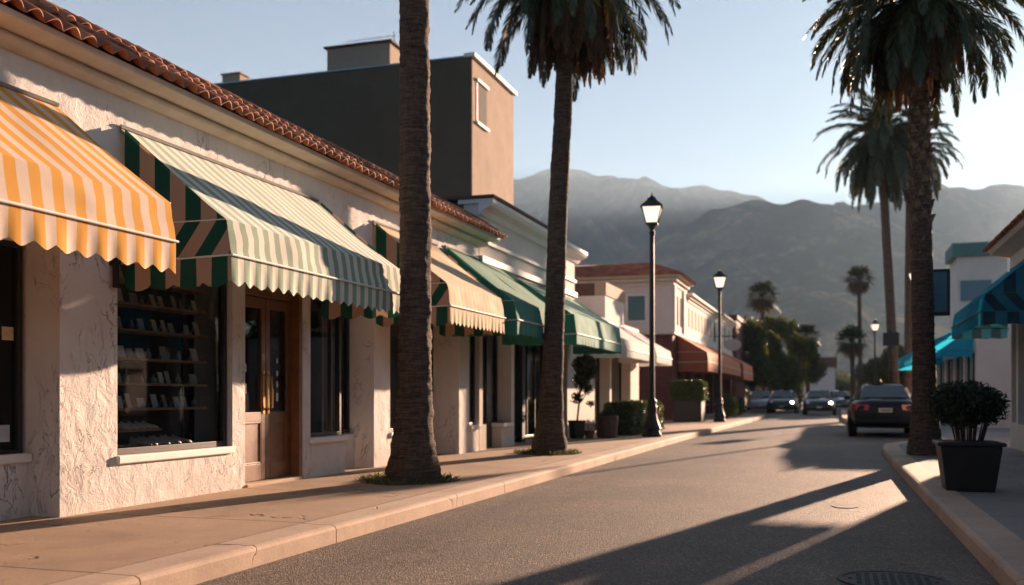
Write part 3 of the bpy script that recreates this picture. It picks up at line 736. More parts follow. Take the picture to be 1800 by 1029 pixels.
# down pipe stub and bracket between the first two awnings
mb = MB(); mb.tube([(XP + .05, 7.34, 2.45), (XP + .05, 7.34, 2.1)], .028, 10); mb.box(XP, XP + .06, 7.31, 7.37, 2.30, 2.34)
tag(obj('pipe_stub', mb, M['dark_frame']), 'short dark pipe fixed to the white pier under the yellow awning end', 'pipe')

# display shelves in the big window
sh = thing('display_shelves', 'wooden display shelves behind the large window under the green striped awning', 'shelving', (-6.6, 8.3, .6))
SZ = [1.02, 1.26, 1.50, 1.77, 2.02, 2.24]
mb = MB(); mb.box(-6.98, -6.26, 7.5, 9.1, .50, .66)
obj('display_base', mb, M['shelf_wood'], sh, bevel=.005)
for z in SZ:
    mb = MB(); mb.box(-6.56, -6.30, 7.48, 9.02, z - .022, z); obj('shelf', mb, M['shelf_wood'], sh, bevel=.003)
mb = MB(); mb.box(-6.40, -6.25, 7.5, 8.22, .80, .82); obj('shelf', mb, M['shelf_wood'], sh, bevel=.003)
for y in (7.72, 8.98): 
    mb = MB(); mb.box(-6.58, -6.56, y - .01, y + .01, .66, 2.4); obj('upright', mb, M['steel'], sh)
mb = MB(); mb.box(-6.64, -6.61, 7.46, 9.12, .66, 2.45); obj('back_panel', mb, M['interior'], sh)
names = ['lowest', 'second', 'third', 'fourth', 'fifth', 'topmost']
rng = random.Random(11)
cardmb = MB(); cardmb.obox((0, 0, .062), (0, 1, 0), (.26, 0, .966), (-.966, 0, .26), .045, .062, .003)
framemb = MB(); 
card0 = None
for si, z in enumerate(SZ):
    y = 7.56
    while y < 8.95:
        wd = rng.uniform(.06, .105); hh = rng.uniform(.09, .15)
        kind = rng.random()
        mb = MB(); x = -6.40 + rng.uniform(-.03, .03)
        if kind < .72:
            mb.obox((0, 0, hh / 2), (0, 1, 0), (-.30, 0, .954), (.954, 0, .30), wd / 2, hh / 2, .004)
            mb.obox((-.045, 0, hh * .3), (0, 1, 0), (.42, 0, .907), (.907, 0, -.42), wd / 5, hh * .3, .003)
            nm, mt, lb, ct = 'display_card', rng.choice([M['paper_blue'], M['paper'], M['ceramic']]), 'small pale card propped up on the %s shelf of the dark display window' % names[si], 'card'
        else:
            mb.lathe([(.004, 0), (.022, 0), (.03, hh * .25), (.024, hh * .5), (.010, hh * .62), (.010, hh * .8), (.014, hh * .85)], 12)
            nm, mt, lb, ct = 'small_bottle', M['ceramic'], 'small grey bottle standing on the %s shelf of the dark display window' % names[si], 'bottle'
        o = tag(obj(nm, mb, mt), lb, ct, ('cards' if ct == 'card' else 'bottles') + ' on the %s display shelf' % names[si]); o.location = (x, y + wd / 2, z); o.rotation_euler.z = rng.uniform(-.25, .25)
        y += wd + rng.uniform(.05, .12)
def shoe_mb():
    mb = MB(); n = 12; st = [(-.11, .028, .065), (-.09, .034, .085), (-.04, .032, .06), (.02, .036, .045), (.07, .042, .038), (.11, .034, .026), (.128, .012, .012)]
    vs = []
    for y, w_, h in st:
        for k in range(n):
            a = 2 * math.pi * k / n; vs.append((w_ * math.cos(a), y, max(0, h * .5 + h * .55 * math.sin(a))))
    mb.add(vs, [(i * n + k, i * n + (k + 1) % n, (i + 1) * n + (k + 1) % n, (i + 1) * n + k) for i in range(len(st) - 1) for k in range(n)] + [tuple(range(n))[::-1], tuple(range((len(st) - 1) * n, len(st) * n))])
    return mb
s0 = obj('shoe', shoe_mb(), M['leather'], smooth=True)
tag(s0, 'pale shoe lying in the row on the display base of the dark window', 'shoe', 'shoes on the display base')
for i in range(8):
    s_ = s0 if i == 0 else s0.copy()
    if i: C.objects.link(s_)
    s_.location = (-6.32 + .02 * math.sin(i * 3), 7.98 + i * .085, .663); s_.rotation_euler = (0, 0, -1.2 + .2 * math.sin(i * 5)); s_.scale = (.9, .9, 1)
for i in range(5):
    s_ = s0.copy(); s_.data = s0.data; C.objects.link(s_); s_.location = (-6.31, 7.70 + i * .1, .823); s_.rotation_euler = (0, 0, -1.1 + .2 * math.sin(i * 3)); s_.scale = (.8, .7, .9)
    s_['label'] = 'pale small shoe on the short low shelf at the bottom left of the display window'; s_['group'] = 'shoes on the short low shelf'
rg = random.Random(3); mb = MB(); leafcloud(mb, [(0, 0, .06, .05, .06, .05)], 120, .02, rg); ro = obj('dried_flower', mb, M['red_petal']); ro.location = (-6.35, 7.6, .82)
tag(ro, 'small bunch of dark red dried flowers on the short low shelf', 'flowers')
mb = MB()
for i in range(60):
    x, y = rg.uniform(-6.44, -6.29), rg.uniform(7.6, 8.22); mb.obox((x, y, .67), (math.cos(i), math.sin(i), 0), (-math.sin(i), math.cos(i), 0), (0, 0, 1), .02, .006, .007)
tag(obj('trinkets', mb, M['leather']), 'scatter of tiny pale trinkets on the display base at the left of the window', 'trinkets', kind='stuff')
# plates in the second window
pr = thing('plate_rack', 'dark rack behind the narrow window right of the brown door', 'rack', (-6.62, 11.2, .6))
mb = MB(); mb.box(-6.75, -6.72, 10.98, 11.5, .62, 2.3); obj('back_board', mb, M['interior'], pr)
mb = MB()
for z in (1.0, 1.35, 1.7): mb.box(-6.72, -6.62, 11.0, 11.48, z - .02, z)
obj('shelf', mb, M['interior'], pr)
for k, (y, z) in enumerate(((11.1, 1.80), (11.36, 1.80), (11.1, 1.45), (11.36, 1.45), (11.36, 1.10))):
    mb = MB(); mb.lathe([(.004, 0), (.06, 0), (.085, .018), (.088, .022), (.06, .006), (.004, .006)], 22, (0, 0, 0), 'x')
    o = obj('plate', mb, M['ceramic'], smooth=True); o.location = (-6.70, y, z - .012); o.rotation_euler.y = -.12; tag(o, 'round grey plate standing on the dark rack in the narrow shop window', 'plate', 'plates in the narrow window')
for k, (y, z, m_) in enumerate(((13.4, .62, 'paper'), (13.62, .62, 'paper_blue'), (13.75, .62, 'ceramic'))):
    mb = MB(); mb.lathe([(.004, 0), (.07, 0), (.085, .12), (.075, .28), (.035, .36), (.03, .44), (.04, .46)], 16); o = obj('vase', mb, M[m_], smooth=True); o.location = (-6.48, y, z - .04)
    tag(o, ['white tall vase', 'pale blue tall vase', 'grey tall vase'][k] + ' in the shop window just behind the nearest palm trunk', 'vase')

# awnings on the first building and on along the left side
awning('yellow and cream striped awning nearest the camera on the left', 2.6, 6.68, XP, -5.0, 3.54, front=M['y_front'], side=M['y_front'], pitch=.2, ends=(0,))
awning('large green and white striped awning, front in sunlit tone and side in shade tone, over the brown door', 7.44, 11.05, XP, -5.0, 3.56, front=M['g_lit'], side=M['g_shade'], pitch=.19)
awning('cream and pale yellow striped awning behind the nearest palm trunk', 12.6, 14.95, XP, -5.0, 3.56, front=M['c_front'], side=M['g_shade'], pitch=.16)
awning('plain dark green awning between the cream striped one and the second palm', 15.3, 18.15, XP, -4.9, 3.6, zv=2.12, front=M['g_solid'], side=M['g_solid'], pitch=.16, lobe=.25, amp=.008)
awning('plain teal green awning just right of the second palm trunk', 19.2, 23.6, XP, -4.9, 3.5, zf=2.75, zv=2.15, front=M['t_solid'], side=M['g_solid'], pitch=.16, lobe=.25, amp=.008)
awning('plain white awning next to the teal one', 24.9, 29.0, XP, -5.05, 3.2, zf=2.55, zb=2.3, zv=2.1, front=M['w_solid'], side=M['w_solid'], lobe=.25, amp=.006)
awning('plain white awning just behind the first lamp post', 29.5, 32.4, XP, -5.05, 3.2, zf=2.55, zb=2.3, zv=2.1, front=M['w_solid'], side=M['w_solid'], lobe=.25, amp=.006)
awning('red awning nearest on the two storey brick and cream building', 41.0, 45.5, XP, -4.9, 3.6, zf=2.9, zb=2.5, zv=2.1, front=M['r_solid'], side=M['r_shade'], lobe=.3, amp=.004)
awning('long red awning over the middle of the two storey building', 46.2, 56.0, XP, -4.9, 3.6, zf=2.9, zb=2.5, zv=2.15, front=M['r_solid'], side=M['r_shade'], lobe=.3, amp=.004)
awning('red awning at the far end beside the oval sign', 56.5, 63.5, XP, -4.8, 3.6, zf=2.9, zb=2.4, zv=2.0, front=M['r_solid'], side=M['r_shade'], lobe=.3, amp=.004)

# ------------------------------------------------------------------ second shop building (white parapet)
b2 = thing('parapet_building', 'white parapet building with moulded cornice behind the second palm', 'building', (-6.5, 20, .13))
Y2, Y2E = 17.02, 24.0
mb = MB(); mb.box(XR, XP + .003, Y2, Y2E, 2.5, 4.62); mb.box(-15, XR, Y2E - .25, Y2E, 0, 4.62)
for a, b in ((17.02, 17.2), (18.9, 19.1), (23.3, 24.0)): mb.box(XR - .2, XP + .003, a, b, .05, 2.5)
for a, b in ((17.2, 18.0 - .6), (18.3, 18.9)): mb.box(XR - .2, XP + .003, a, b, .05, .6)
obj('wall', mb, M['stucco_smooth'], b2)
for a, b in ((18.0, 18.3), (20.3, 20.5), (22.9, 23.3)): mb = MB(); mb.box(XR - .2, XR + .1, a, b, .05, 2.5); obj('dark_pillar', mb, M['dark_frame'], b2)
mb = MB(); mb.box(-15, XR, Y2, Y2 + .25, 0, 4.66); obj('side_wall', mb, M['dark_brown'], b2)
mb = MB(); mb.prism_y([(XP + .003, 4.40), (XP + .05, 4.42), (XP + .10, 4.50), (XP + .24, 4.56), (XP + .28, 4.62), (XP + .28, 4.70), (XR - .1, 4.70), (XR - .1, 4.62), (XP + .003, 4.62)], Y2 - .05, Y2E + .25); mb.box(XP + .003, XP + .05, Y2, Y2E + .03, 3.92, 3.99); mb.box(XP + .003, XP + .07, Y2, Y2E + .03, 3.56, 3.68)
obj('cornice', mb, M['white_trim'], b2, bevel=.006)
mb = MB(); mb.box(-15, XP + .3, Y2 - .08, Y2 + .3, 4.705, 4.76); mb.box(XR - .1, XP + .31, Y2 + .3, Y2E - 1.9, 4.705, 4.76); obj('coping', mb, M['dark_brown'], b2)
mb = MB(); mb.box(-15, XR, Y2 + .3, Y2E - .3, 4.2, 4.35); mb.box(-9, -8.9, Y2 + .3, Y2E - .3, .15, 4.2); obj('roof_slab', mb, M['dark_brown'], b2)
window(b2, XR - .02, 17.2, 17.4, .6, 2.5); window(b2, XR - .02, 18.3, 18.9, .6, 2.5, sill=(XR, XP + .06, .6))
window(b2, XR - .06, 19.15, 20.3, .2, 2.5, mull=(19.7,)); window(b2, XR - .06, 20.5, 22.9, .2, 2.5, mull=(21.1, 21.7, 22.3))
mb = MB(); mb.box(XR - .12, XR - .08, 17.4, 18.0, .15, 2.5); obj('dark_door', mb, M['black'], b2)

# ------------------------------------------------------------------ third: low building with brown parapet
b3 = thing('low_building', 'low pale building with dark brown parapet side above the white awnings', 'building', (-6.5, 28, .13))
mb = MB(); mb.box(XR, XP, 24.03, 32.6, 2.4, 3.3); mb.box(-13, XP, 27.5, 30.1, 3.303, 3.95)
for a, b in ((24.03, 26.2), (28.1, 28.35), (31.2, 32.6)): mb.box(XR - .15, XP, a, b, .05, 2.4)
mb.box(-13, XR, 24.03, 24.2, 0, 3.3); mb.box(-13, XR, 32.4, 32.6, 0, 3.3)
obj('wall', mb, M['stucco_smooth'], b3)
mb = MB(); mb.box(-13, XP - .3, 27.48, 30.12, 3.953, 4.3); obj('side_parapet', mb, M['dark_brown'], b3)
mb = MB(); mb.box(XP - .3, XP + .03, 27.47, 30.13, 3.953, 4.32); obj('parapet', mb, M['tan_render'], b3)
mb = MB(); mb.box(-13, XR, 24.2, 32.4, 3.2, 3.299); mb.box(-9, -8.9, 24.2, 32.4, .15, 3.2); obj('roof_slab', mb, M['dark_brown'], b3)
for a, b in ((26.2, 27.1), (27.15, 28.1), (28.35, 29.4), (29.45, 31.2)): window(b3, XR - .03, a, b, .25, 2.4)

# ------------------------------------------------------------------ two storey cream and brick building
b4 = thing('two_storey_building', 'two storey cream building with brick ground floor and tiled hip roof', 'building', (-6.5, 50, .13))
mb = MB(); mb.box(-15, XP + .002, 40.0, 43.6, 3.603, 5.95); mb.box(-15, XP, 43.6, 64.5, 3.603, 5.55)
obj('wall', mb, M['stucco_smooth'], b4)
mb = MB(); mb.box(-14.98, XP - .02, 40.02, 64.48, 3.4, 3.6)
for a, b in ((40.02, 41.2), (43.0, 43.4), (46.0, 46.5), (50, 50.4), (54, 54.4), (58, 58.4), (63.5, 64.48)): mb.box(XP - .4, XP - .02, a, b, .05, 3.4)
mb.box(-14.98, XP - .4, 40.02, 40.4, .05, 3.4); mb.box(-9, -8.8, 40.4, 64.4, .05, 3.4); obj('brick_base', mb, M['brick'], b4)
mb = MB()
for z, o_ in ((5.55, .05), (5.72, .16), (5.86, .30)): mb.box(-15.3, XP + o_, 40 - o_, 43.62 + o_ * .3, z, z + .12)
for z, o_ in ((5.25, .05), (5.38, .14), (5.50, .26)): mb.box(XP - .1, XP + o_, 43.95, 55.5, z, z + .11); mb.box(XP - .1, XP + o_ + .03, 56.2, 64.5 + o_, z + .1, z + .21)
mb.box(-15, XP + .06, 39.94, 43.6, 3.58, 3.70); mb.box(XP - .01, XP + .06, 43.6, 64.5, 3.58, 3.70)
mb.box(XP, XP + .08, 40.0, 40.4, 3.7, 5.55); mb.box(XP, XP + .08, 42.6, 43.0, 3.7, 5.55)
obj('cornice', mb, M['cornice'], b4, bevel=.01)
rb4 = MB()
ex0, ex1, ey0, ey1, ez = -15.5, XP + .42, 39.6, 43.9, 5.99
r_ = [((ex0, ey0, ez), (ex1, ey0, ez), (ex1 - 1.6, (ey0 + ey1) / 2, ez + .7), (ex0 + 1.6, (ey0 + ey1) / 2, ez + .7))]
n = 90
for i in range(n):   # near slope with barrel tiles, running along x
    for s in range(6):
        a0, a1 = (i + s / 6) / n, (i + (s + 1) / 6) / n
        def P_(a, v): 
            x = (ex0 + 1.6 * v) * (1 - a) + (ex1 - 1.6 * v) * a; return (x, ey0 + (ey1 - ey0) / 2 * v, ez + .7 * v + .05 * math.sin(2 * math.pi * a * n))
        rb4.quad(P_(a0, 0), P_(a1, 0), P_(a1, 1), P_(a0, 1))
        rb4.quad((P_(a0, 0)[0], ey0, ez - .04), (P_(a1, 0)[0], ey0, ez - .04), P_(a1, 0), P_(a0, 0))
m_ = (ey0 + ey1) / 2
rb4.quad((ex1, ey0, ez), (ex1, ey1, ez), (ex1 - 1.6, m_, ez + .7)); rb4.quad((ex1, ey1, ez), (ex0, ey1, ez), (ex0 + 1.6, m_, ez + .7), (ex1 - 1.6, m_, ez + .7)); rb4.quad((ex0, ey0, ez - .04), (ex0, ey1, ez - .04), (ex1, ey1, ez - .04), (ex1, ey0, ez - .04))
obj('roof', rb4, M['tile'], b4)
# side window toward the camera
def side_window(parent, x0, x1, y, z0, z1, m='dark_frame', trim=True, slats=0):
    mb = MB(); mb.box(x0 - .08, x0, y - .05, y + .03, z0 - .08, z1 + .08); mb.box(x1, x1 + .08, y - .05, y + .03, z0 - .08, z1 + .08); mb.box(x0, x1, y - .05, y + .03, z1, z1 + .08); mb.box(x0, x1, y - .05, y + .03, z0 - .08, z0)
    w_ = obj('window', mb, M['white_trim'], parent); mb = MB(); mb.box(x0, x1, y - .015, y + .01, z0, z1); 
    obj('pane', mb, M[m], w_); return w_
M['dim_glass'] = simple('dim_glass', (.05, .065, .07), .12, .2, 3, spec=.8)
side_window(b4, -7.95, -7.25, 40.0, 4.15, 5.15, 'dim_glass')
for y0_, y1_ in ((40.9, 41.3), (41.9, 42.3)): 
    mb = MB(); mb.box(XP, XP + .02, y0_, y1_, 4.0, 5.2); w_ = obj('window', mb, M['dim_glass'], b4)
for k in range(8):
    y_ = 44.4 + k * 1.15; mb = MB(); mb.box(XP, XP + .02, y_, y_ + .55, 4.15, 5.0); obj('window', mb, M['tan_render'], b4)
for y_ in (54.2, 57.0, 59.5, 62.0):
    mb = MB(); mb.box(XP, XP + .02, y_, y_ + .8, 4.0, 5.1); obj('window', mb, M['dim_glass'] if y_ < 55 else M['tan_render'], b4)
for a, b in ((41.2, 43.0), (43.4, 46.0), (46.5, 50), (50.4, 54), (54.4, 58)): window(b4, XP - .2, a, b, .6, 2.6, mull=((a + b) / 2,))
os_ = thing('oval_sign', 'pale oval sign hanging over the far end of the red awnings', 'sign', (-5.2, 55, 3.9))
mb = MB(); n = 28; pr_ = [(-5.2 + .46 * math.cos(2 * math.pi * k / n), 3.85 + .32 * math.sin(2 * math.pi * k / n)) for k in range(n)]; mb.prism_y(pr_, 54.96, 55.04); obj('sign_board', mb, M['stucco_smooth'], os_)
mb = MB(); mb.tube([(XP, 55, 4.32), (-4.9, 55, 4.32)], .03, 6); mb.tube([(-5.5, 55, 4.32), (-5.4, 55, 4.1)], .012, 5); mb.tube([(-5.0, 55, 4.32), (-5.05, 55, 4.1)], .012, 5); obj('bracket', mb, M['black'], os_)

# ------------------------------------------------------------------ tall plain block behind
tb = thing('tall_block', 'tall plain brown block with side wall coloured as in shade rising behind the tiled roof', 'building', (-15, 35, 0))
tx, ty0, ty1 = -12.0, 33.2, 38.0; ztop = EYE + 594 / F * D(830, 1).length * 1
f_ = 12.0 / (math.sin(TH) - math.cos(TH) * (830 - 900) / F); ty0 = f_ * ((830 - 900) / F * math.sin(TH) + math.cos(TH)); ztop = EYE + 594 * f_ / F
f2_ = 12.0 / (math.sin(TH) - math.cos(TH) * (903 - 900) / F); ty1 = f2_ * math.cos(TH)
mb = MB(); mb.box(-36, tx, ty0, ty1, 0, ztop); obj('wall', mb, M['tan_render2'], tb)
mb = MB(); mb.box(-36, tx - .02, ty0 - .04, ty0 - .003, 0, ztop - .01); obj('side_shade_skin', mb, M['plaster_shade'], tb)  # darker skin painting shade onto the side turned from the sun
mb = MB(); mb.box(tx - .3, tx + .12, ty0 - .05, ty1 + .1, ztop + .003, ztop + .14); obj('coping', mb, M['white_trim'], tb)
mb = MB(); mb.box(-36.1, tx - .303, ty0 - .07, ty0 + .3, ztop + .003, ztop + .05); obj('roof_edge', mb, M['steel'], tb)
wy0, wy1 = ty0 + .5, ty0 + 1.5; wz0, wz1 = ztop - 2.15, ztop - .72
mb = MB(); mb.box(tx, tx + .08, wy0 - .1, wy1 + .1, wz1, wz1 + .09); mb.box(tx, tx + .09, wy0 - .1, wy1 + .1, wz0 - .09, wz0); mb.box(tx, tx + .025, wy0 - .08, wy0, wz0, wz1)
wn_ = obj('window', mb, M['white_trim'], tb); mb = MB(); mb.box(tx, tx + .015, wy0, wy1, wz0, wz1); obj('pane', mb, M['interior'], wn_)
rh = thing('roof_hut', 'small tan box on top of the tall brown block', 'rooftop hut', (-18, 37, ztop))
p0, p1 = D(592, f_ * .99), D(671, f_ * 1.03)
mb = MB(); mb.box(-18.2, -15.6, ty0 + 1.0, ty0 + 3.1, ztop + .0, ztop + 1.25); obj('wall', mb, M['tan_render'], rh); mb = MB(); mb.box(-18.3, -15.5, ty0 + .9, ty0 + 3.2, ztop + 1.253, ztop + 1.32); obj('cap', mb, M['dark_brown'], rh)
mb = MB(); mb.box(-22.8, -22.0, ty0 + 1.0, ty0 + 1.6, ztop, ztop + .72); mb.box(-22.85, -21.95, ty0 + .95, ty0 + 1.65, ztop + .723, ztop + .77)
tag(obj('roof_vent', mb, M['tan_render']), 'tiny tan vent box at the left end of the tall block roof', 'roof vent')
mb = MB(); ax, ay = -16.0, ty0 + 2.2; mb.tube([(ax, ay, ztop + 1.3), (ax, ay, ztop + 2.1)], .02, 5); mb.tube([(ax - 1.9, ay - .3, ztop + 1.80), (ax + .1, ay, ztop + 1.93)], .012, 4)
for k in range(6): x_ = ax - 1.8 + k * .33; mb.tube([(x_, ay - .35, ztop + 1.82 + k * .02), (x_, ay + .2, ztop + 1.82 + k * .02)], .008, 4)
tag(obj('antenna', mb, M['steel']), 'thin television antenna on the hut of the tall block', 'antenna')

# ------------------------------------------------------------------ right side
r1 = thing('corner_shop', 'white tiled roof shop with blue awning at the right edge', 'building', (5, 18, .13))
XW = 3.25
mb = MB(); mb.box(XW, XW + .3, 2, 21.3, 2.5, 4.0); mb.box(XW + .35, 14, 21.05, 21.3, 0, 2.5); mb.box(XW + .3, 14, 21.05, 21.3, 2.5, 4.0); mb.box(XW + .3, 14, 2, 2.25, 0, 4.0)
for a, b in ((2, 3), (9, 9.6), (16.0, 16.5), (18.6, 18.8), (20.4, 20.6), (21.1, 21.3)): mb.box(XW, XW + .35, a, b, .05, 2.5)
mb.box(XW, XW + .35, 20.6, 21.1, .05, .62); mb.box(XW, XW + .35, 18.8, 20.4, .05, .6); mb.box(XW, XW + .35, 3, 9, .05, .6); mb.box(XW, XW + .35, 9.6, 16, .05, .6)
obj('wall', mb, M['stucco_smooth'], r1)
for a, b in ((3, 9), (9.6, 16), (18.8, 20.4), (20.6, 21.1)): window(r1, XW + .15, a, b, .6, 2.5)
window(r1, XW + .2, 16.5, 18.6, .15, 2.5, mull=(17.5,)); pass
mb = MB(); mb.box(XW + .3, 13.9, 2.3, 21.0, 3.6, 3.7); mb.box(6.5, 6.6, 2.3, 21.0, .15, 3.6); obj('roof_slab', mb, M['interior'], r1)
mb = MB(); tiles(mb, 2.80, 3.98, 4.6, 4.72, 2, 21.5, .19, 5); obj('tile_roof', mb, M['tile'], r1, smooth=True)
mb = MB(); mb.prism_y([(2.87, 3.94), (2.92, 3.88), (XW, 3.80), (XW + .4, 3.80), (XW + .4, 4.0)], 2, 21.45); obj('cornice', mb, M['cornice'], r1)
mb = MB(); mb.prism_y([(2.85, 3.95), (4.6, 4.68), (6.5, 3.95)], 2.02, 21.4); obj('gable', mb, M['stucco_smooth'], r1)
awning('bright blue awning with striped side on the white tiled shop at right', 17.0, 21.15, XW, 2.25, 3.55, zf=2.72, zb=2.45, zv=2.25, front=M['b_solid'], side=M['b_side'], lobe=.25, amp=.008, bar=M['teal_paint'])
r2 = thing('low_shop', 'low dark shop front under the far blue awnings on the right', 'building', (5, 44, .13))
mb = MB(); mb.box(4.2, 4.45, 33.5, 52.5, 2.5, 3.3); mb.box(4.45, 9, 33.5, 33.75, 0, 3.3); mb.box(4.45, 9, 52.25, 52.5, 0, 3.3); mb.box(4.45, 9, 33.75, 52.25, 3.1, 3.25)
for a in range(34, 54, 3): mb.box(4.2, 4.45, a - .5, a, .05, 2.5)
obj('wall', mb, M['stucco_smooth'], r2)
for a in range(34, 51, 3): window(r2, 4.32, a, a + 2.5, .3, 2.5, mull=(a + 1.2,))
awning('smaller blue awning just behind the right palm trunk', 34, 43, 4.2, 3.05, 3.5, zf=2.9, zb=2.55, zv=2.35, front=M['b_solid'], side=M['b_solid'], lobe=.25, amp=.008, bar=M['teal_paint'])
awning('farthest blue awning on the right beside the parked car', 43.4, 52.0, 4.2, 3.05, 3.5, zf=2.9, zb=2.55, zv=2.35, front=M['b_solid'], side=M['b_solid'], lobe=.25, amp=.008, bar=M['teal_paint'])
r3 = thing('teal_capped_building', 'white building with teal parapet cap behind the right tiled roof', 'building', (9, 53, 0))
pt = D(1682, 130, 452); ptt = D(1682, 130, 428); zz = ptt.z
mb = MB(); mb.box(pt.x, pt.x + 6, pt.y, pt.y + 8, 0, pt.z); obj('wall', mb, M['stucco_smooth'], r3)
mb = MB(); mb.box(pt.x - .6, pt.x + 6.2, pt.y - .5, pt.y + 8.4, pt.z + .003, zz); obj('parapet_cap', mb, M['teal_paint'], r3, bevel=.05)
q0, q1 = D(1688, 130, 530), D(1740, 130, 494)
mb = MB(); mb.box(q0.x, q1.x, pt.y - .15, pt.y - .003, q0.z, q1.z); obj('sign_board', mb, M['blue_sign'], r3)
bs = thing('billboard', 'blue grey rectangular sign board fixed behind the right palm trunk', 'sign', (1.7, 18.8, 2.5))
a0, a1 = D(1602, 17.6, 556), D(1668, 17.6, 475)
ym = a0.y; mb = MB(); mb.box(a0.x, a1.x, ym, ym + .12, a0.z, a1.z); obj('frame', mb, M['black'], bs); mb = MB(); mb.box(a0.x + .05, a1.x - .05, ym - .012, ym - .002, a0.z + .06, a1.z - .05); obj('panel', mb, M['blue_sign'], bs)
mb = MB(); pxx = D(1626, 17.6).x; [mb.tube([(pxx, ym + .02, z_), (pxx - .03, ym - .55, z_)], .03, 8) for z_ in (a0.z + .2, a1.z - .2)]; obj('bracket', mb, M['black'], bs)

# ------------------------------------------------------------------ palms
def gp(px, py): p = G(px, py); return (p.x, p.y, .13)
p = gp(725, 845)
palm('palm_tree', 'nearest palm with flared base on the left pavement, crown out of frame', p, (p[0] + .02, p[1], 10.6), .172, 2.3, 60, 3, flare=1.85, mids=((3.0, .04),), rough=.032, ring=.09)
p = gp(965, 797)
top = D(1002, 17.9, -8)
palm('palm_tree', 'second palm leaning slightly right on the left pavement with shaggy brown skirt', p, (top.x, top.y, top.z + .5), .165, 2.3, 96, 11, skirt=130, skirtL=1.7, flare=1.9, elmin=-.5, rough=.018, nl=64, lw=.013, mids=((5, -.03),))
p = gp(1627, 800)
top = D(1612, 16.8, -2)
palm('palm_tree', 'big palm with rough leaf bases on its trunk beside the right kerb', p, (top.x, top.y, top.z + .1), .165, 2.15, 104, 23, skirt=100, skirtL=1.6, flare=1.75, boots=(3.3, ), elmin=-.6, nl=70, lw=.014, rough=.03)
b_ = D(1574, 37, None); top = D(1548, 51.5, 235)
palm('palm_tree', 'tall palm with orange fruit stalks, left one of the pair behind the parked car', (3.0, 53.4, .13), (top.x, top.y, top.z), .22, 3.9, 70, 31, skirt=46, skirtL=2.9, flare=1.5, elmin=-1.1, nl=60, fruit=True, lw=.034)
top = D(1600, 54, 260)
palm('palm_tree', 'tall palm whose crown hides behind the big right palm trunk, right one of the pair', (3.75, 55.9, .13), (top.x, top.y, top.z), .23, 3.3, 60, 37, skirt=40, skirtL=2.6, flare=1.5, elmin=-1.1, nl=50, lw=.03)
for (px, fw, pyc, r_, sd, lb) in ((1340, 82, 522, 1.55, 41, 'fan palm rising above the dark trees left of the street end'), (1510, 80, 492, 1.35, 43, 'slender tall fan palm in the distance right of the street end'), (1497, 70, 600, 1.35, 47, 'short fan palm in the distance under the slender tall one'),
                                  (1418, 84, 592, 1.3, 53, 'low fan palm at the right edge of the dark trees')):
    tp = D(px, fw, pyc); palm('fan_palm', lb, (tp.x + .15, tp.y, 0), (tp.x, tp.y, tp.z), .16, r_, 50, sd, fan=True, flare=1.4, rough=.01)

# tree pits, grass
for k, (px, py, lb) in enumerate(((725, 845, 'tuft of grass round the flared base of the nearest palm'), (968, 797, 'tuft of grass at the foot of the second palm'))):
    q = gp(px, py); mb = MB(); n = 24
    mb.slab([(q[0] + (.52 + .05 * math.sin(3 * a)) * math.cos(a), q[1] + (.62 + .06 * math.cos(4 * a)) * math.sin(a)) for a in [2 * math.pi * i / n for i in range(n)]], .10, .136)
    tag(obj('soil_patch', mb, M['soil']), kind='structure')
    grass_tuft(lb, (q[0] - .05, q[1] - .05), .58, .62, 900, k, .09)

# ------------------------------------------------------------------ street lamps
lamp = thing('street_lamp', 'nearest black street lamp on the left pavement, four sided lantern with sunlit glow added to its glass', 'street lamp', (0, 0, 0), group='black lantern lamps along the street')
mb = MB(); mb.lathe([(.235, 0), (.235, .06), (.20, .10), (.19, .16), (.215, .20), (.20, .26), (.14, .42), (.115, .55), (.12, .72), (.105, .76), (.10, .82), (.115, .86), (.085, .92)], 16)
obj('base', mb, M['black'], lamp)
mb = MB(); mb.lathe([(.07, .90), (.062, 2.4), (.055, 4.9), (.075, 4.92), (.075, 4.96), (.055, 4.98), (.055, 5.02), (.085, 5.08), (.11, 5.13), (.11, 5.16), (.04, 5.18)], 14); obj('pole', mb, M['black'], lamp, smooth=False)
mb = MB()
def fr(r0, z0, r1, z1, w_=.016):
    for i in range(4):
        a = math.pi / 4 + i * math.pi / 2; mb.tube([(r0 * math.cos(a), r0 * math.sin(a), z0), (r1 * math.cos(a), r1 * math.sin(a), z1)], w_, 5)
fr(.19, 5.16, .33, 5.55)
def sq(r, z): return [(r * math.cos(math.pi / 4 + i * math.pi / 2), r * math.sin(math.pi / 4 + i * math.pi / 2), z) for i in range(4)]
def frus(m, r0, z0, r1, z1): m.add(sq(r0, z0) + sq(r1, z1), [(0, 1, 5, 4), (1, 2, 6, 5), (2, 3, 7, 6), (3, 0, 4, 7), (3, 2, 1, 0), (4, 5, 6, 7)])
frus(mb, .20, 5.14, .20, 5.18); frus(mb, .38, 5.545, .37, 5.575); frus(mb, .37, 5.575, .13, 5.74); frus(mb, .15, 5.735, .14, 5.78)
mb.lathe([(.09, 5.77), (.05, 5.80), (.06, 5.82), (.03, 5.83), (.012, 5.88), (.004, 5.93)], 10)
hd = obj('lantern', mb, M['black'], lamp)
t = NT('frosted_lamp_glass'); t.set(Base_Color=(.85, .80, .72), Roughness=.4); t.b.inputs['Emission Color'].default_value = (1, .82, .62, 1); t.b.inputs['Emission Strength'].default_value = .35  # emission imitates sunlight glowing through the glass; the lamp is off
tr = t.n('ShaderNodeBsdfTranslucent'); tr.inputs[0].default_value = (.95, .88, .78, 1); mx = t.n('ShaderNodeMixShader'); mx.inputs[0].default_value = .55
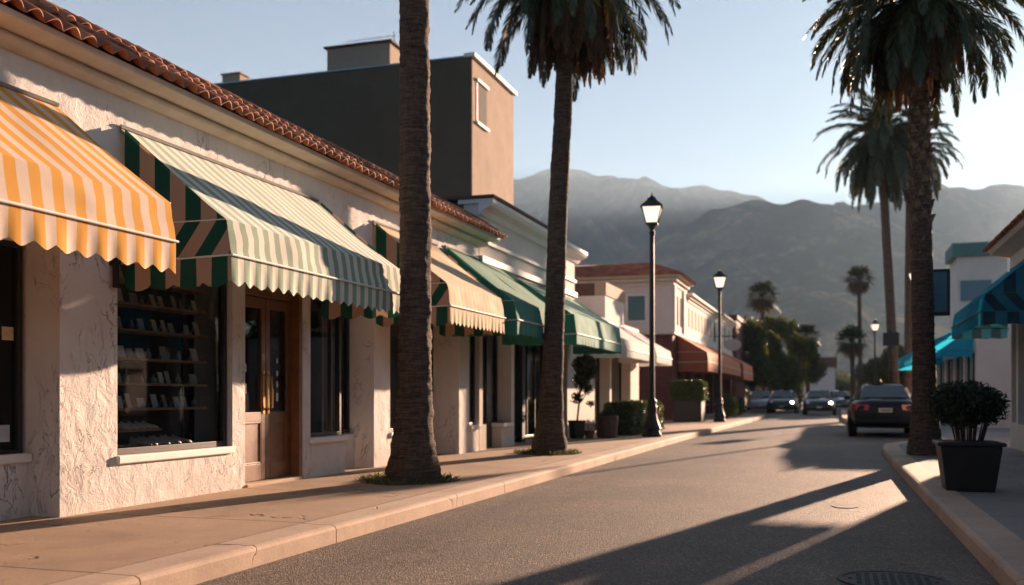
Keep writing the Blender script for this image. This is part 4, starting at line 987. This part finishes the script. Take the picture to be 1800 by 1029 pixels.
t.l(t.b.outputs[0], mx.inputs[1]); t.l(tr.outputs[0], mx.inputs[2]); t.l(mx.outputs[0], t.o.inputs[0])
mb = MB(); v_ = sq(.18, 5.18) + sq(.322, 5.542); mb.add(v_, [(0, 1, 5, 4), (1, 2, 6, 5), (2, 3, 7, 6), (3, 0, 4, 7)]); obj('lamp_glass', mb, t.mat, hd)
l2, l3, l4 = copy_tree(lamp), copy_tree(lamp), copy_tree(lamp)
place(l4, (2.85, 38.6, .13), .12, 'black street lamp standing right behind the big right palm trunk', .97)
q = gp(1146, 768); place(lamp, (q[0], q[1], .13), .12, scale=1.0)
q = gp(1265, 742); place(l2, (q[0], q[1], .13), .12, 'second black street lamp, left pavement beside the square hedge planter', .97)
q = D(1538, 62); place(l3, (q.x, q.y, .13), .12, 'farthest black street lamp, right of the street end', .97)

# ------------------------------------------------------------------ plants and planters
def taper_pot(name, mat, r0, r1, h, rim=.04):
    mb = MB(); frus(mb, r0 * 1.414, 0, r1 * 1.414, h - rim); frus(mb, (r1 + .03) * 1.414, h - rim, (r1 + .03) * 1.414, h)
    return mb
q = gp(1708, 866)
pl = thing('planter_bush', 'dense dark bush in a large black tapered planter at right', 'potted plant', q)
mb = MB(); B = Vector(q)
def shift(m, v): m.v = [(a + v[0], b + v[1], c + v[2]) for a, b, c in m.v]; return m
mb = taper_pot('planter', None, .235, .30, .52); obj('planter', shift(mb, B + Vector((0, .3, 0))), M['pot'], pl, bevel=.012)
mb = MB(); mb.box(-.27, .27, -.27, .27, .50, .525); obj('soil', shift(mb, B + Vector((0, .3, 0))), M['soil'], pl)
rg = random.Random(5); mb = MB()
for i in range(34):
    a = rg.uniform(0, 6.28); r = rg.uniform(.03, .15); sx_, sy_ = r * math.cos(a), r * math.sin(a); k = rg.uniform(1.6, 2.9); h = rg.uniform(.3, .6)
    mb.tube([(sx_, sy_, .5), (sx_ * 1.4, sy_ * 1.4, .5 + h * .5), (sx_ * k, sy_ * k, .52 + h)], [.008, .007, .004], 5)
obj('stems', shift(mb, B + Vector((0, .3, 0))), M['bark_tree'], pl)
mb = MB(); leafcloud(mb, [(0, 0, .92, .33, .33, .24), (-.18, 0, .95, .25, .25, .22), (.2, .05, .90, .22, .25, .20), (0, .1, 1.03, .26, .26, .15), (-.08, -.1, .84, .28, .2, .18)], 11000, .028, rg, .3)
obj('foliage', shift(mb, B + Vector((0, .3, 0))), M['leaf_dark'], pl)

def box_hedge(name, label, x0, x1, y0, y1, z0, z1, n, seed, mat='leaf_hedge', size=.045, cat='hedge', parent=None):
    rg = random.Random(seed); mb = MB(); mb.cur = 1; mb.box(x0 + .08, x1 - .08, y0 + .08, y1 - .08, z0, z1 - .1); mb.cur = 0
    for _ in range(n):
        f = rg.random(); x, y, z = rg.uniform(x0, x1), rg.uniform(y0, y1), rg.uniform(z0, z1); d = rg.uniform(-.02, .07)
        A = [(y1 - y0) * (z1 - z0)] * 2 + [(x1 - x0) * (z1 - z0)] * 2 + [(x1 - x0) * (y1 - y0) * 1.3]; s = rg.uniform(0, sum(A)); k = 0
        while s > A[k] and k < 4: s -= A[k]; k += 1
        lump = .05 * noise.noise(Vector((x * 2.2, y * 2.2, z * 2.2)))
        if k == 0: x = x0 + d - lump; nn = Vector((-1, 0, 0))
        elif k == 1: x = x1 - d + lump; nn = Vector((1, 0, 0))
        elif k == 2: y = y0 + d - lump; nn = Vector((0, -1, 0))
        elif k == 3: y = y1 - d + lump; nn = Vector((0, 1, 0))
        else: z = z1 - d + lump; nn = Vector((0, 0, 1))
        # rounded shoulders
        ex = min(x - x0, x1 - x) ; ez = z1 - z
        if ex < .16 and ez < .16 and (.16 - ex) ** 2 + (.16 - ez) ** 2 > .03: continue
        nn = (nn + Vector((rg.gauss(0, .8), rg.gauss(0, .8), rg.gauss(0, .8)))).normalized(); a = nn.cross(Vector((rg.gauss(0, 1), rg.gauss(0, 1), rg.gauss(0, 1)))).normalized(); e = nn.cross(a); s_ = size * rg.uniform(.6, 1.3); c_ = Vector((x, y, z))
        mb.add([c_ - a * s_, c_ + e * s_ * .45, c_ + a * s_, c_ - e * s_ * .45], [(0, 1, 2, 3)])
    o = obj(name, mb, [M[mat], M['leaf_dark']], parent)
    if not parent: tag(o, label, cat)
    return o
box_hedge('hedge', 'long low clipped green hedge beside the foot of the first street lamp', -5.45, -4.72, 24.3, 29.0, .13, .95, 16000, 2)
hp = thing('hedge_planter', 'square dark planter with tall clipped hedge left of the second lamp', 'planter', (-5.2, 37.9, .13))
mb = MB(); mb.box(-5.72, -4.66, 37.3, 38.4, .13, 1.0); obj('planter', mb, M['pot'], hp, bevel=.03)
box_hedge('foliage', '', -5.80, -4.58, 37.2, 38.5, .95, 1.66, 7000, 4, size=.05, parent=hp)
def round_bush(label, c, r, h, n, seed, mat='leaf_hedge', size=.05):
    t = thing('bush', label, 'bush', (c[0], c[1], .13)); mb = MB(); leafcloud(mb, [(c[0], c[1], .13 + h * .55, r, r, h * .5), (c[0] + r * .3, c[1], .13 + h * .35, r * .7, r * .7, h * .35)], n, size, random.Random(seed), .5); obj('foliage', mb, M[mat], t)
    mb = MB(); mb.tube([(c[0], c[1], .1), (c[0], c[1], .13 + h * .6)], .05, 6); obj('stem', mb, M['bark_tree'], t)
round_bush('rounded bush just behind the second lamp post', (-4.35, 43.5), .5, 1.1, 2600, 8)
round_bush('low dark bush beside the far left kerb', (-4.6, 49.5), .6, .9, 2000, 9, 'leaf_dark', .07)
q = gp(1014, 771)
pt_ = thing('potted_tree', 'thin leafy tree in a dark pot by the teal awning', 'potted plant', q); B = Vector(q)
mb = MB(); mb.lathe([(.14, 0), (.17, .05), (.20, .38), (.215, .38), (.215, .42), (.18, .42), (.17, .36)], 18); obj('pot', shift(mb, B), M['pot'], pt_)
mb = MB(); mb.tube([(0, 0, .34), (.05, 0, .8), (.1, 0, 1.3), (.14, 0, 1.6)], [.025, .022, .016, .008], 6)
for a in range(6): mb.tube([(.06, 0, .8 + a * .1), (.1 + .25 * math.cos(a * 2), .25 * math.sin(a * 2), 1.2 + a * .08)], [.012, .005], 5)
obj('stem', shift(mb, B), M['bark_tree'], pt_)
mb = MB(); leafcloud(mb, [(.18, 0, 1.70, .30, .3, .26), (.08, .1, 1.35, .22, .22, .2), (.25, -.05, 1.15, .16, .16, .14), (.0, 0, .95, .16, .16, .14), (.32, 0, .82, .10, .1, .08), (.3, 0, 1.55, .2, .2, .2)], 3000, .045, random.Random(6), .3); obj('foliage', shift(mb, B), M['leaf_tree'], pt_)
q = gp(1067, 770); bp = thing('brown_pot', 'brown rounded planter standing before the low hedge', 'planter', q); B = Vector(q)
mb = MB(); mb.lathe([(.20, 0), (.24, .02), (.27, .5), (.25, .52), (.22, .48)], 20); obj('pot', shift(mb, B), M['pot_brown'], bp)
mb = MB(); leafcloud(mb, [(0, 0, .52, .22, .22, .12)], 700, .035, random.Random(61)); obj('foliage', shift(mb, B), M['leaf_dark'], bp)
q = gp(1036, 771); fp = thing('flower_pot', 'small pot of pale flowers between the thin tree and the brown planter', 'potted plant', q); B = Vector(q)
mb = MB(); mb.lathe([(.08, 0), (.12, .16), (.13, .16), (.13, .19), (.10, .19)], 14); obj('pot', shift(mb, B), M['pot_brown'], fp)
mb = MB()
for i in range(9): mb.tube([(0, 0, .15), (.12 * math.cos(i * 2.1), .1 * math.sin(i * 2.1), .36)], .004, 4)
obj('stems', shift(mb, B), M['leaf_tree'], fp)
mb = MB(); leafcloud(mb, [(0, 0, .38, .17, .15, .06)], 90, .03, random.Random(62)); obj('flowers', shift(mb, B), M['white_trim'], fp)

# ------------------------------------------------------------------ far trees and buildings
for k, (px, fw, H, bl, lb) in enumerate((
    (1322, 72, 6.5, [(0, 0, 3.6, 1.1, 1.1, 2.1), (.5, 0, 2.2, 1.0, 1, 1.2)], 'bushy olive tree closest to the red awnings'),
    (1352, 76, 5.6, [(0, 0, 3.3, 1.3, 1.3, 1.7), (-.3, 0, 4.4, .9, .9, .9), (.4, 0, 2.2, 1.3, 1.3, 1.1)], 'broad bushy tree right below the left fan palm'),
    (1372, 84, 7.4, [(0, 0, 5.3, 1.4, 1.4, 1.5), (-1.3, 0, 5.6, 1.2, 1.2, 1.3), (.6, 0, 3.8, 1.3, 1.3, 1.4)], 'tallest bushy tree behind the two nearer olive ones'),
    (1405, 80, 6.2, [(0, 0, 4.2, 1.3, 1.3, 1.4), (.6, 0, 3.0, 1.1, 1.1, 1.2), (-.6, 0, 2.2, 1.2, 1.2, 1.3)], 'bushy tree at the right end of the left clump'),
    (1383, 70, 3.6, [(0, 0, 2.0, 1.1, 1.1, 1.2)], 'small round tree low in front of the left clump'),
    (1585, 66, 5.0, [(0, 0, 3.0, 1.5, 1.5, 1.4), (-1.2, 0, 2.4, 1.2, 1.2, 1.2)], 'dark tree right of the far lamp behind the parked car'),
    (1535, 86, 4.2, [(0, 0, 2.6, 1.6, 1.6, 1.3), (1.4, 0, 2.2, 1.3, 1.2, 1.1)], 'low dark tree between the distant palms and far lamp'),
    (1470, 120, 3.4, [(0, 0, 2.0, 1.8, 1.6, 1.2)], 'low tree right beside the far white building'),
    (1392, 112, 3.8, [(0, 0, 2.2, 2.0, 1.6, 1.4)], 'low tree left beside the far white building'))):
    q = D(px, fw); e = 1.16 if k < 5 else 1.0; tree(lb, (q.x, q.y, 0), H * e, [tuple(v * e for v in b_) for b_ in bl], 70 + k, 8000, .15, M['leaf_far'] if k < 5 else M['leaf_tree'])
for k, (x_, y_) in enumerate(((11, 26), (13, 33), (11.5, 40), (13, 48), (12, 57))):  # out of view; added so the left shop windows reflect something dark
    tree(['nearest', 'second', 'third', 'fourth', 'farthest'][k] + ' of the broad dark trees added unseen behind the right shops to darken window reflections', (x_, y_, 0), 6.5, [(0, 0, 4.2, 2.6, 2.6, 2.0), (1.2, 1, 3.0, 2.2, 2.4, 1.8), (-1, -1, 2.6, 2.0, 2.4, 1.8)], 170 + k, 6000, .28, M['leaf_dark'])
# small trees hiding the foot of the hills
mb = MB(); rg = random.Random(15); bl = []
for i in range(150):
    px = rg.uniform(1280, 1640); fw = rg.uniform(150, 330); q = D(px, fw); h = rg.uniform(2.5, 6); bl.append((q.x, q.y, h * .5, h * rg.uniform(.5, 1.1), h * .7, h * .5))
leafcloud(mb, bl, 30000, .5, rg, .3); o = obj('far_trees', mb, M['leaf_tree']); tag(o, 'mass of far trees at the foot of the hills beyond the street', 'woodland', kind='stuff')
fb = thing('far_house', 'distant pale house with dark red roof at the end of the street', 'house', (D(1440, 108).x, D(1440, 108).y, 0))
a0, a1 = D(1412, 108, 690), D(1468, 108, 646); yb = a0.y
mb = MB(); mb.box(a0.x, a1.x, yb, yb + 6, 0, a1.z); obj('wall', mb, M['stucco_smooth'], fb)
zr = D(1440, 108, 628).z
mb = MB(); mb.prism_x([(yb - .3, a1.z), (yb + 6.3, a1.z), (yb + 5, zr), (yb + 1, zr)], a0.x - .2 + .6, a1.x + .2); obj('roof', mb, M['brick'], fb)
for px in (1419, 1428):
    c0 = D(px, 108, 664); c1 = D(px + 5, 108, 656); mb = MB(); mb.box(c0.x, c1.x, yb - .03, yb, c0.z, c1.z); obj('window', mb, M['dark_frame'], fb)
mb = MB(); mb.box(a0.x + .8, a1.x - .4, yb - .03, yb, .2, 1.5); obj('window', mb, M['dark_frame'], fb)
b5 = thing('far_brown_building', 'dark red brown building peeking out behind the end of the cream one', 'building', (-8, 70, 0))
mb = MB(); mb.box(-14, -6.2, 68, 76, 0, 6.2); obj('wall', mb, M['brick'], b5)
mb = MB(); mb.box(-14.1, -6.1, 67.9, 76.1, 6.203, 6.5); obj('parapet', mb, M['dark_brown'], b5)
for x_ in (-9.6, -7.6): side_window(b5, x_, x_ + .8, 68, 3.8, 5.2, 'dim_glass')

# ------------------------------------------------------------------ cars
def car(name, label, paint, loc, rz, front_glint=False, plate=True):
    """sedan about 4.6 m long, built facing +Y (front)"""
    t = thing(name, label, 'car', (0, 0, 0))
    L = 4.6; st = [(-2.30, .42, .78, .70), (-2.24, .34, .98, .80), (-1.9, .27, 1.03, .87), (-1.2, .22, 1.02, .90), (-.3, .20, .98, .91), (.7, .20, .95, .91), (1.3, .22, .93, .89), (1.9, .25, .86, .86), (2.22, .30, .74, .78), (2.32, .38, .60, .62)]
    mb = MB(); sec = []
    for y, zb, zt, w_ in st:
        h = zt - zb; half = [(0, zt + .015), (w_ * .55, zt + .01), (w_ * .86, zt - .02), (w_ * .97, zt - .10), (w_ * 1.0, zt - h * .36), (w_ * 1.0, zb + h * .35), (w_ * .96, zb + .06), (w_ * .85, zb), (0, zb)]
        ring = half + [(-x, z) for x, z in half[-2:0:-1]]; sec.append([(x, y, z) for x, z in ring])
    n = len(sec[0]); mb.add([p for s_ in sec for p in s_], [(i * n + k, i * n + (k + 1) % n, (i + 1) * n + (k + 1) % n, (i + 1) * n + k) for i in range(len(sec) - 1) for k in range(n)] + [tuple(range(n))[::-1], tuple(range((len(sec) - 1) * n, len(sec) * n))])
    o = obj('body', mb, paint, t, smooth=True); recalc(o); s_ = o.modifiers.new('sub', 'SUBSURF'); s_.levels = 1; s_.render_levels = 2
    # cabin
    cs = [(-1.78, 1.03, .66, .70), (-1.12, 1.40, .54, .74), (-.55, 1.455, .56, .76), (.1, 1.44, .56, .77), (.55, 1.38, .54, .76), (1.28, .95, .68, .74)]
    mb = MB(); sec = []
    for y, zr, wt, wbelt in cs:
        z0 = .93; half = [(0, zr), (wt * .7, zr - .008), (wt * .95, zr - .035), (wt * 1.02, zr - .09 if zr > 1.2 else zr - .02), (wbelt, z0)]
        sec.append([(x, y, z) for x, z in half + [(-x, z) for x, z in half[-1:0:-1]]])
    n = len(sec[0]); mb.add([p for q in sec for p in q], [(i * n + k, i * n + k + 1, (i + 1) * n + k + 1, (i + 1) * n + k) for i in range(len(sec) - 1) for k in range(n) if k != n - 1 and k != 4])
    # close ends
    o = obj('cabin', mb, paint, t, smooth=True); recalc(o)
    gl = M['car_glass']
    def win(nm, pts): mb = MB(); mb.quad(*pts); obj(nm, mb, gl, t)
    win('rear_window', [(-.60, -1.745, 1.075), (.60, -1.745, 1.075), (.50, -1.15, 1.408), (-.50, -1.15, 1.408)])
    win('windscreen', [(.62, 1.26, 1.01), (-.62, 1.26, 1.01), (-.49, .60, 1.395), (.49, .60, 1.395)])
    for s in (-1, 1):
        win('side_window', [(s * .775, -1.35, 1.02), (s * .79, -.5, 1.02), (s * .79, 0, 1.02), (s * .785, .98, 1.02), (s * .635, .52, 1.32), (s * .64, -.2, 1.375), (s * .63, -1.0, 1.33)])
        for y in (-1.42, 1.42):
            mb = MB(); mb.lathe([(.20, -.10), (.30, -.10), (.325, -.07), (.325, .07), (.30, .10), (.20, .10)], 22, (s * .80, y, .325), 'x'); wh = obj('wheel', mb, M['rubber'], t, smooth=False)
            mb = MB(); mb.lathe([(.02, -.08), (.205, -.085), (.21, .085), (.05, .09)] if s > 0 else [(.05, -.09), (.21, -.085), (.205, .08), (.02, .08)], 14, (s * .815, y, .325), 'x'); obj('rim', mb, M['steel'], wh)
            mb = MB(); mb.lathe([(.02, -.02), (.365, -.02), (.365, .006), (.02, .006)], 20, (s * .895, y, .35), 'x'); obj('wheel_arch', mb, M['black'], t)
        mb = MB(); mb.add([(s * .40, -2.262, .88), (s * .74, -2.21, .90), (s * .83, -2.02, .90), (s * .83, -2.02, .74), (s * .74, -2.24, .73), (s * .42, -2.282, .74)], [(0, 1, 4, 5), (1, 2, 3, 4)]); mb.v = [(x * 1.012, y - .02, z) for x, y, z in mb.v]; obj('tail_light', mb, M['tail_red'], t)
        mb = MB(); mb.lathe([(.02, 0), (.10, .0), (.085, .045), (.02, .06)], 14); mb.v = [(s * .60 + a, 2.20 + c, .66 + b) for a, b, c in mb.v]; obj('headlight', mb, M['head_glint' if front_glint and s < 0 else 'head_off'], t)
        mb = MB(); mb.box(s * .93 - .09, s * .93 + .09, .62, .72, 1.0, 1.11); obj('side_mirror', mb, paint, t, bevel=.02)
    mb = MB(); mb.box(-.17, .17, -2.322, -2.305, .66, .77) if False else mb.box(-.17, .17, -2.335, -2.29, .68, .79); pb = obj('number_plate', mb, M['paper'], t)
    mb = MB()
    for k in range(6): mb.box(-.13 + k * .045, -.105 + k * .045, -2.339, -2.336, .71, .76)
    obj('plate_characters', mb, M['black'], pb)
    mb = MB(); mb.box(-.78, .78, -2.33, -2.1, .36, .52); obj('rear_bumper', mb, paint, t, bevel=.05)
    mb = MB(); mb.box(-.5, .5, 2.22, 2.30, .36, .56); obj('grille', mb, M['black'], t, bevel=.02)
    mb = MB(); mb.box(-.72, .72, 2.10, 2.335, .36, .47); obj('front_bumper', mb, paint, t, bevel=.04)
    mb = MB(); mb.box(-.14, .14, 2.335, 2.35, .40, .48); obj('number_plate', mb, M['paper'], t)
    t.location = loc; t.rotation_euler.z = rz; return t
M['car_glass'] = simple('car_glass', (.012, .02, .024), .04, .1, 3, spec=.9)
M['tail_red'] = simple('tail_light_red', (.45, .012, .01), .2, .1, 10, spec=.7)
M['head_off'] = simple('headlight_glass', (.6, .6, .58), .1, .1, 10, metal=.6)
M['paint_dark'] = simple('dark_blue_car_paint', (.005, .006, .009), .4, .1, 4, spec=.25, coat=.15)
M['paint_black'] = simple('black_car_paint', (.008, .008, .01), .35, .1, 4, coat=.4)
M['paint_silver'] = simple('silver_car_paint', (.32, .31, .30), .3, .08, 4, metal=.5, coat=1)
M['paint_grey'] = simple('grey_car_paint', (.06, .065, .07), .3, .1, 4, coat=1)
t = NT('headlight_sun_glint'); t.set(Base_Color=(.8, .75, .65), Roughness=.3); t.b.inputs['Emission Color'].default_value = (1, .86, .66, 1); t.b.inputs['Emission Strength'].default_value = 6; M['head_glint'] = t.mat  # emission paints a sun glint on one headlight of each far car
car('parked_car', 'dark sedan parked rear on at the right kerb by the palm', M['paint_dark'], (1.32, 30.6, 0), 0)
def cpos(px, fw): q = D(px, fw); return (q.x, q.y, 0)
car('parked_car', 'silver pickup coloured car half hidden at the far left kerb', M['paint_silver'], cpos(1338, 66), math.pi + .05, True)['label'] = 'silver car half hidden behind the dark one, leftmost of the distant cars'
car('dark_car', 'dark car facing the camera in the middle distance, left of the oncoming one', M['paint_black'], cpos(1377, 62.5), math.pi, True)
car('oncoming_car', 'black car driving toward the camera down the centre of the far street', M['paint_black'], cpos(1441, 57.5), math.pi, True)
car('distant_car', 'grey car far off, rightmost of the distant cars', M['paint_grey'], cpos(1474, 72), math.pi, False)

# ------------------------------------------------------------------ small street things
q = G(1570, 1022, 0); mh = MB(); n = 32; mh.lathe([(.001, .003), (.33, .003), (.33, .010), (.30, .010), (.30, .006), (.001, .006)], n, (q.x, q.y, 0))
for i in range(-5, 6):
    for j in range(-5, 6):
        if i * i + j * j < 26: mh.box(q.x + i * .05 - .014, q.x + i * .05 + .014, q.y + j * .05 - .014, q.y + j * .05 + .014, .006, .011)
tag(obj('manhole_cover', mh, M['iron']), 'round cast iron manhole cover in the shaded asphalt at the bottom right', 'manhole cover')
q = G(1485, 891, 0); mb = MB(); mb.slab([(q.x + .13 * math.cos(a) * (1 + .1 * math.sin(3 * a)), q.y + .17 * math.sin(a)) for a in [2 * math.pi * i / 16 for i in range(16)]], .002, .006)
tag(obj('valve_cover', mb, M['iron']), 'small dark valve cover in the sunlit road left of the right kerb', 'valve cover')
ns = thing('street_sign', 'dark plate on a thin post beside the paired palm trunks', 'sign', (2.0, 41, .13))
a0, a1 = D(1552, 40, 608), D(1580, 40, 585); mb = MB(); mb.box(a0.x, a1.x, a0.y, a0.y + .03, a0.z, a1.z); obj('sign_board', mb, M['dark_frame'], ns)
mb = MB(); mb.tube([((a0.x + a1.x) / 2, a0.y + .05, .1), ((a0.x + a1.x) / 2, a0.y + .05, a1.z + .1)], .03, 7); obj('post', mb, M['black'], ns)

# ------------------------------------------------------------------ haze
hz = MB(); hz.box(-2600, 3200, -300, 3900, -3.2, 690)
t = NT('haze_air'); t.t.nodes.remove(t.b); v = t.n('ShaderNodeVolumePrincipled'); v.inputs['Color'].default_value = (.52, .76, 1.0, 1); v.inputs['Density'].default_value = .00022; v.inputs['Anisotropy'].default_value = .1
t.l(v.outputs[0], t.o.inputs['Volume'])
ho = obj('haze', hz, t.mat); tag(ho, 'thin blue air in front of the mountains', 'haze', kind='stuff')
